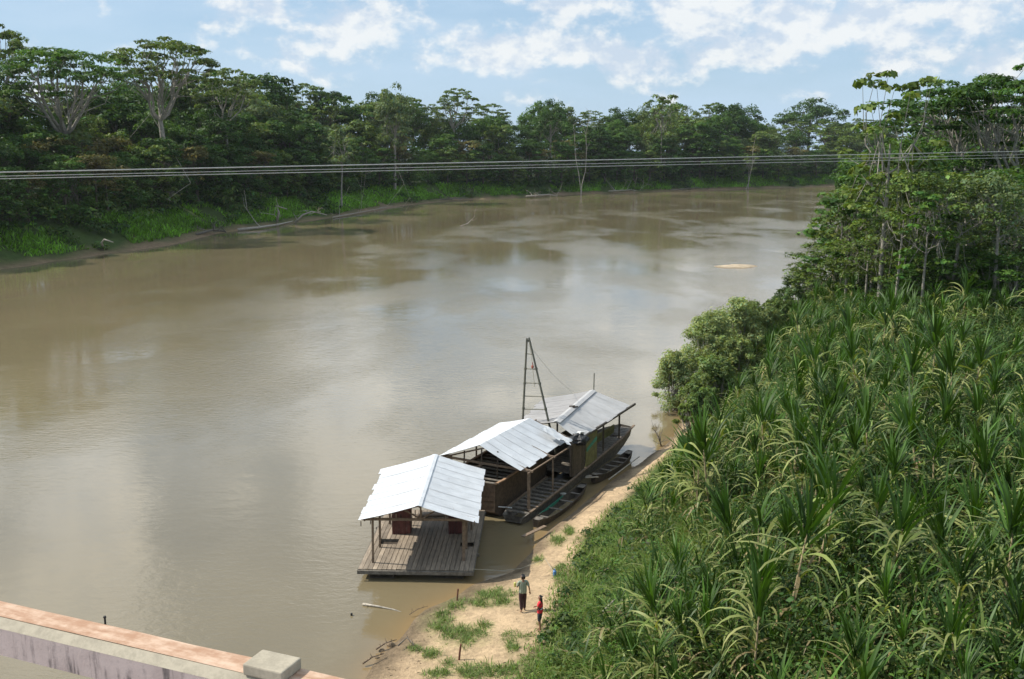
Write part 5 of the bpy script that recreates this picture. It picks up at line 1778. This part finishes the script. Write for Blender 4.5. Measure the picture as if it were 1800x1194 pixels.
def person(loc, rz, h, lab, pose):
    s = h / 1.70
    o = root('person', loc, rz, lab, 'person')
    o.scale = (s, s, s)
    # local space: facing +Y, left is -X ; unscaled height 1.70
    P = dict(pelvis=(0, 0, .92), waist=(0, .01, 1.06), chest=(0, .0, 1.27), neck=(0, -.01, 1.45), neck2=(0, .0, 1.51), head=(0, .015, 1.60), crown=(0, 0, 1.655))
    Rr = dict(pelvis=(.145, .105), waist=(.125, .095), chest=(.155, .105), neck=.055, neck2=.052, head=(.078, .092), crown=(.066, .078))
    E_ = [('pelvis', 'waist'), ('waist', 'chest'), ('chest', 'neck'), ('neck', 'neck2'), ('neck2', 'head'), ('head', 'crown')]
    st = pose['stride']
    for sd_, sx in (('L', -1), ('R', 1)):
        k = st if sx > 0 else -st
        P['hip' + sd_] = (.085 * sx, 0, .86); P['knee' + sd_] = (.09 * sx, .03 + k * .55, .48); P['ank' + sd_] = (.09 * sx, -.02 + k, .085 + abs(min(k, 0)) * .3)
        P['heel' + sd_] = (.09 * sx, -.05 + k, .035 + abs(min(k, 0)) * .3); P['ball' + sd_] = (.10 * sx, .09 + k, .025); P['toe' + sd_] = (.105 * sx, .15 + k, .02)
        Rr.update({'hip' + sd_: (.088, .092), 'knee' + sd_: .055, 'ank' + sd_: .034, 'heel' + sd_: .032, 'ball' + sd_: (.04, .022), 'toe' + sd_: (.036, .015)})
        E_ += [('pelvis', 'hip' + sd_), ('hip' + sd_, 'knee' + sd_), ('knee' + sd_, 'ank' + sd_), ('ank' + sd_, 'heel' + sd_), ('ank' + sd_, 'ball' + sd_), ('ball' + sd_, 'toe' + sd_)]
        P['sh' + sd_] = (.175 * sx, -.005, 1.39); P['el' + sd_] = pose['el' + sd_]; P['wr' + sd_] = pose['wr' + sd_]
        Rr.update({'sh' + sd_: .058, 'el' + sd_: .040, 'wr' + sd_: .026})
        E_ += [('chest', 'sh' + sd_), ('sh' + sd_, 'el' + sd_), ('el' + sd_, 'wr' + sd_)]
        dv = Vector(P['wr' + sd_]) - Vector(P['el' + sd_])
        hand(P, E_, Rr, 'wr' + sd_, dv, -sx, 'h' + sd_, pose.get('curl', .6))
    P['nose'] = (0, .115, 1.585); Rr['nose'] = .014; P['nb'] = (0, .10, 1.60); Rr['nb'] = .016
    E_ += [('head', 'nb'), ('nb', 'nose')]
    for sd_, sx in (('L', -1), ('R', 1)):
        P['ear' + sd_] = (.088 * sx, .0, 1.59); Rr['ear' + sd_] = (.012, .022); E_.append(('head', 'ear' + sd_))
    skinned('body', P, E_, Rr, M['skin'], o)
    # face
    for sx in (-1, 1):
        ey = mirror_ball(o, 'eye', (.032 * sx, .092, 1.603), (.014, .010, .009), M['eye'])
        pu = link('iris', None); bpy.data.objects.remove(pu)
        mb = MB(); mb.ball((.032 * sx, .101, 1.603), (.006, .004, .006), 8, 6); link('iris', mb.mesh('iris', None, True), M['pupil'], ey)
    mirror_ball(o, 'mouth', (0, .098, 1.548), (.024, .010, .007), M['lips'])
    # hair
    HP = dict(a=(0, -.005, 1.625), b=(0, -.03, 1.665), c=(0, -.045, 1.60)); HR = dict(a=(.088, .092), b=(.075, .078), c=(.080, .060)); HE = [('a', 'b'), ('a', 'c')]
    if pose.get('long'):
        HP.update(d=(0, -.075, 1.48), e=(0, -.085, 1.34), f=(0, -.08, 1.22)); HR.update(d=(.085, .045), e=(.07, .035), f=(.045, .022)); HE += [('c', 'd'), ('d', 'e'), ('e', 'f')]
    skinned('hair', HP, HE, HR, M['hair'], o)
    # shirt with sleeves
    SP = dict(hem=(0, 0, .86 if not pose.get('long') else .88), w=(0, .01, 1.06), c=(0, 0, 1.27), t=(0, -.005, 1.40), n=(0, -.01, 1.445))
    SR = dict(hem=(.20, .15), w=(.19, .145), c=(.19, .14), t=(.10, .075), n=(.066, .062)); SE = [('hem', 'w'), ('w', 'c'), ('c', 't'), ('t', 'n')]
    for sd_, sx in (('L', -1), ('R', 1)):
        a = Vector(P['sh' + sd_]); b = Vector(P['el' + sd_])
        SP['s' + sd_] = tuple(a + Vector((.0, 0, .0))); SP['e' + sd_] = tuple(a.lerp(b, pose.get('sleeve', .7))); SR['s' + sd_] = .072; SR['e' + sd_] = .062
        SE += [('t', 's' + sd_), ('s' + sd_, 'e' + sd_)]
    skinned('shirt', SP, SE, SR, pose['shirt'], o, 2, 1)
    TP = dict(w=(0, 0, .98), p=(0, 0, .90)); TR = dict(w=(.145, .112), p=(.158, .122)); TE = [('w', 'p')]
    for sd_, sx in (('L', -1), ('R', 1)):
        kn = Vector(P['knee' + sd_]); an = Vector(P['ank' + sd_])
        TP['h' + sd_] = (.09 * sx, 0, .82); TP['k' + sd_] = tuple(kn); TR['h' + sd_] = (.105, .115); TR['k' + sd_] = .085
        TE += [('p', 'h' + sd_), ('h' + sd_, 'k' + sd_)]
        if not pose.get('short'):
            TP['a' + sd_] = tuple(an + Vector((0, 0, .01))); TR['a' + sd_] = .070; TE.append(('k' + sd_, 'a' + sd_))
        else:
            TP['k' + sd_] = tuple(kn.lerp(Vector((.09 * sx, 0, .82)), -.05))
    skinned('trousers' if not pose.get('short') else 'shorts', TP, TE, TR, pose['legs'], o, 2, 1)
    return o


gx, gy = 0.46, 40.56
ad = person((gx, gy, hz1(gx, gy)), R(14), 1.66, 'adult seen from behind walking on the sand in grey-green striped shirt and dark trousers',
            dict(stride=.10, elL=(-.25, .02, 1.15), wrL=(-.24, .21, 1.10), elR=(.26, -.05, 1.14), wrR=(.31, .0, .91), shirt=M['shirt'], legs=M['trousers'], sleeve=.95))
q = Matrix.Translation(ad.location) @ Matrix.Rotation(R(14), 4, 'Z') @ Vector((-.27 * .976, .33 * .976, 1.13 * .976))
mb = MB(); mb.tube([q + Vector((0, 0, -.10)), q + Vector((0, 0, .08)), q + Vector((0, 0, .10))], [.05, .055, .03], 9)
tag(mb.build('bag', simple('yellow_plastic', (.62, .60, .16), .5), None), 'small yellow package held in the left hand of the adult', 'package')
gx, gy = 1.13, 38.53
person((gx, gy, hz1(gx, gy)), R(72), 1.50, 'child with long black hair standing at the grass edge in red top and dark shorts',
       dict(stride=.03, elL=(-.235, .06, 1.12), wrL=(-.10, .22, 1.12), elR=(.235, .05, 1.12), wrR=(.08, .22, 1.10), shirt=M['redshirt'], legs=M['shorts'], sleeve=.55, long=True, short=True, curl=1.2))

# ------------------------------------------------------------ the bridge we stand on
u_ = np.array([.9247, -.3806]); v_ = np.array([-.3806, -.9247])     # along the rail / towards the camera
RO = np.array([-2.98, 5.575])
def rp(a, b, z): q = RO + u_ * a + v_ * b; return (float(q[0]), float(q[1]), z)


BRZ = math.atan2(u_[1], u_[0])
rail = root('bridge_rail', rp(0, .08, 16.2), BRZ, 'dusty concrete bridge rail crossing the lower left corner of the photo', 'bridge rail')
w = .20
mb = MB()      # body below the chamfer
mb.hexa([rp(-14, 0, 17.2), rp(7, 0, 17.2), rp(7, w, 17.2), rp(-14, w, 17.2), rp(-14, 0, 17.36), rp(7, 0, 17.36), rp(7, w, 17.36), rp(-14, w, 17.36)])
mb.build('beam', M['concrete'], rail)
mb = MB()
mb.hexa([rp(-14, 0, 17.361), rp(7, 0, 17.361), rp(7, w, 17.361), rp(-14, w, 17.361), rp(-14, .0, 17.4), rp(7, .0, 17.4), rp(7, w - .045, 17.4), rp(-14, w - .045, 17.4)])
mb.build('chamfer', M['concretecap'], rail)
mb = MB()
N_ = 60
vs = []; fs = []
rgt = np.random.default_rng(4)
for i in range(N_ + 1):
    a = -14 + 21 * i / N_
    for j, b in enumerate((.004, .05, .10, w - .052)):
        vs.append(rp(a, b, 17.402 + .004 * rgt.random()))
for i in range(N_):
    for j in range(3): fs.append((i * 4 + j, i * 4 + j + 1, (i + 1) * 4 + j + 1, (i + 1) * 4 + j))
mb.add(vs, [tuple(reversed(f)) for f in fs]); mb.build('dusty_top', M['railtop'], rail, True)
for a in (-11.2, -6.45, 1.95, 6.4):
    mb = MB(); c = rp(a, w / 2, 16.7); mb.box(c, (.26, .17, 1.0), BRZ); mb.build('post', M['concrete'], rail)
cap = MB()
c = rp(1.955, .085, 17.435)
cap.box(c, (.235, .17, .06), BRZ)
o = cap.build('cap_block', M['concretecap'], rail)
bv = o.modifiers.new('bevel', 'BEVEL'); bv.width = .008; bv.segments = 2
mb = MB(); c = rp(.78, -.01, 17.40); mb.tube([(c[0], c[1], 17.36), (c[0], c[1], 17.437)], .006, 6); mb.ball((c[0], c[1], 17.44), .009, 7, 5)
mb.build('bolt', M['tarp'], rail)
br = root('bridge', rp(-2, 3, 15.6), BRZ, 'road bridge deck under the rail, below the lower edge of the photo', 'bridge')
mb = MB()
mb.hexa([rp(-60, .02, 15.6), rp(70, .02, 15.6), rp(70, 7, 15.6), rp(-60, 7, 15.6), rp(-60, .02, 16.2), rp(70, .02, 16.2), rp(70, 7, 16.2), rp(-60, 7, 16.2)])
mb.build('deck', M['concrete'], br)
for a in (-45, 30):
    mb = MB(); c = rp(a, 3.5, 7.0); mb.box((c[0], c[1], 6.6), (2.0, 4.5, 18.0), BRZ); mb.build('pier', M['concrete'], br)

# ------------------------------------------------------------ cables across the view
cabs = [((0, 303), (1800, 266), .019, 'uppermost and palest of the three cables crossing the photo'), ((0, 310), (1800, 272), .010, 'middle cable of the three crossing the photo'), ((0, 314.5), (1800, 277), .012, 'lowest cable of the three crossing the photo')]
for (p0, p1, r_, lab) in cabs:
    a = Vector(atY(p0[0], p0[1], 26)); b = Vector(atY(p1[0], p1[1], 62))
    d = b - a
    mb = MB(); mb.tube([a - d * .6, a, a + d * .5, b, b + d * .6], r_, 6)
    tag(mb.build('cable', M['cable'], None), lab, 'cable', 'cables strung across the river')


# ------------------------------------------------------------ humid air
def haze():
    mb = MB(); mb.box((100, 480, 26.5), (2400, 1300, 63.0))
    m = bpy.data.materials.new('haze'); m.use_nodes = True
    t = m.node_tree; t.nodes.clear()
    o_ = t.nodes.new('ShaderNodeOutputMaterial'); v = t.nodes.new('ShaderNodeVolumePrincipled')
    v.inputs['Color'].default_value = (.88, .93, 1.0, 1)
    v.inputs['Density'].default_value = HAZE
    v.inputs['Anisotropy'].default_value = 0.2
    t.links.new(v.outputs[0], o_.inputs['Volume'])
    tag(mb.build('haze', m, None), 'thin humid haze over the river valley', 'haze', kind='stuff')


HAZE = .00005
haze()
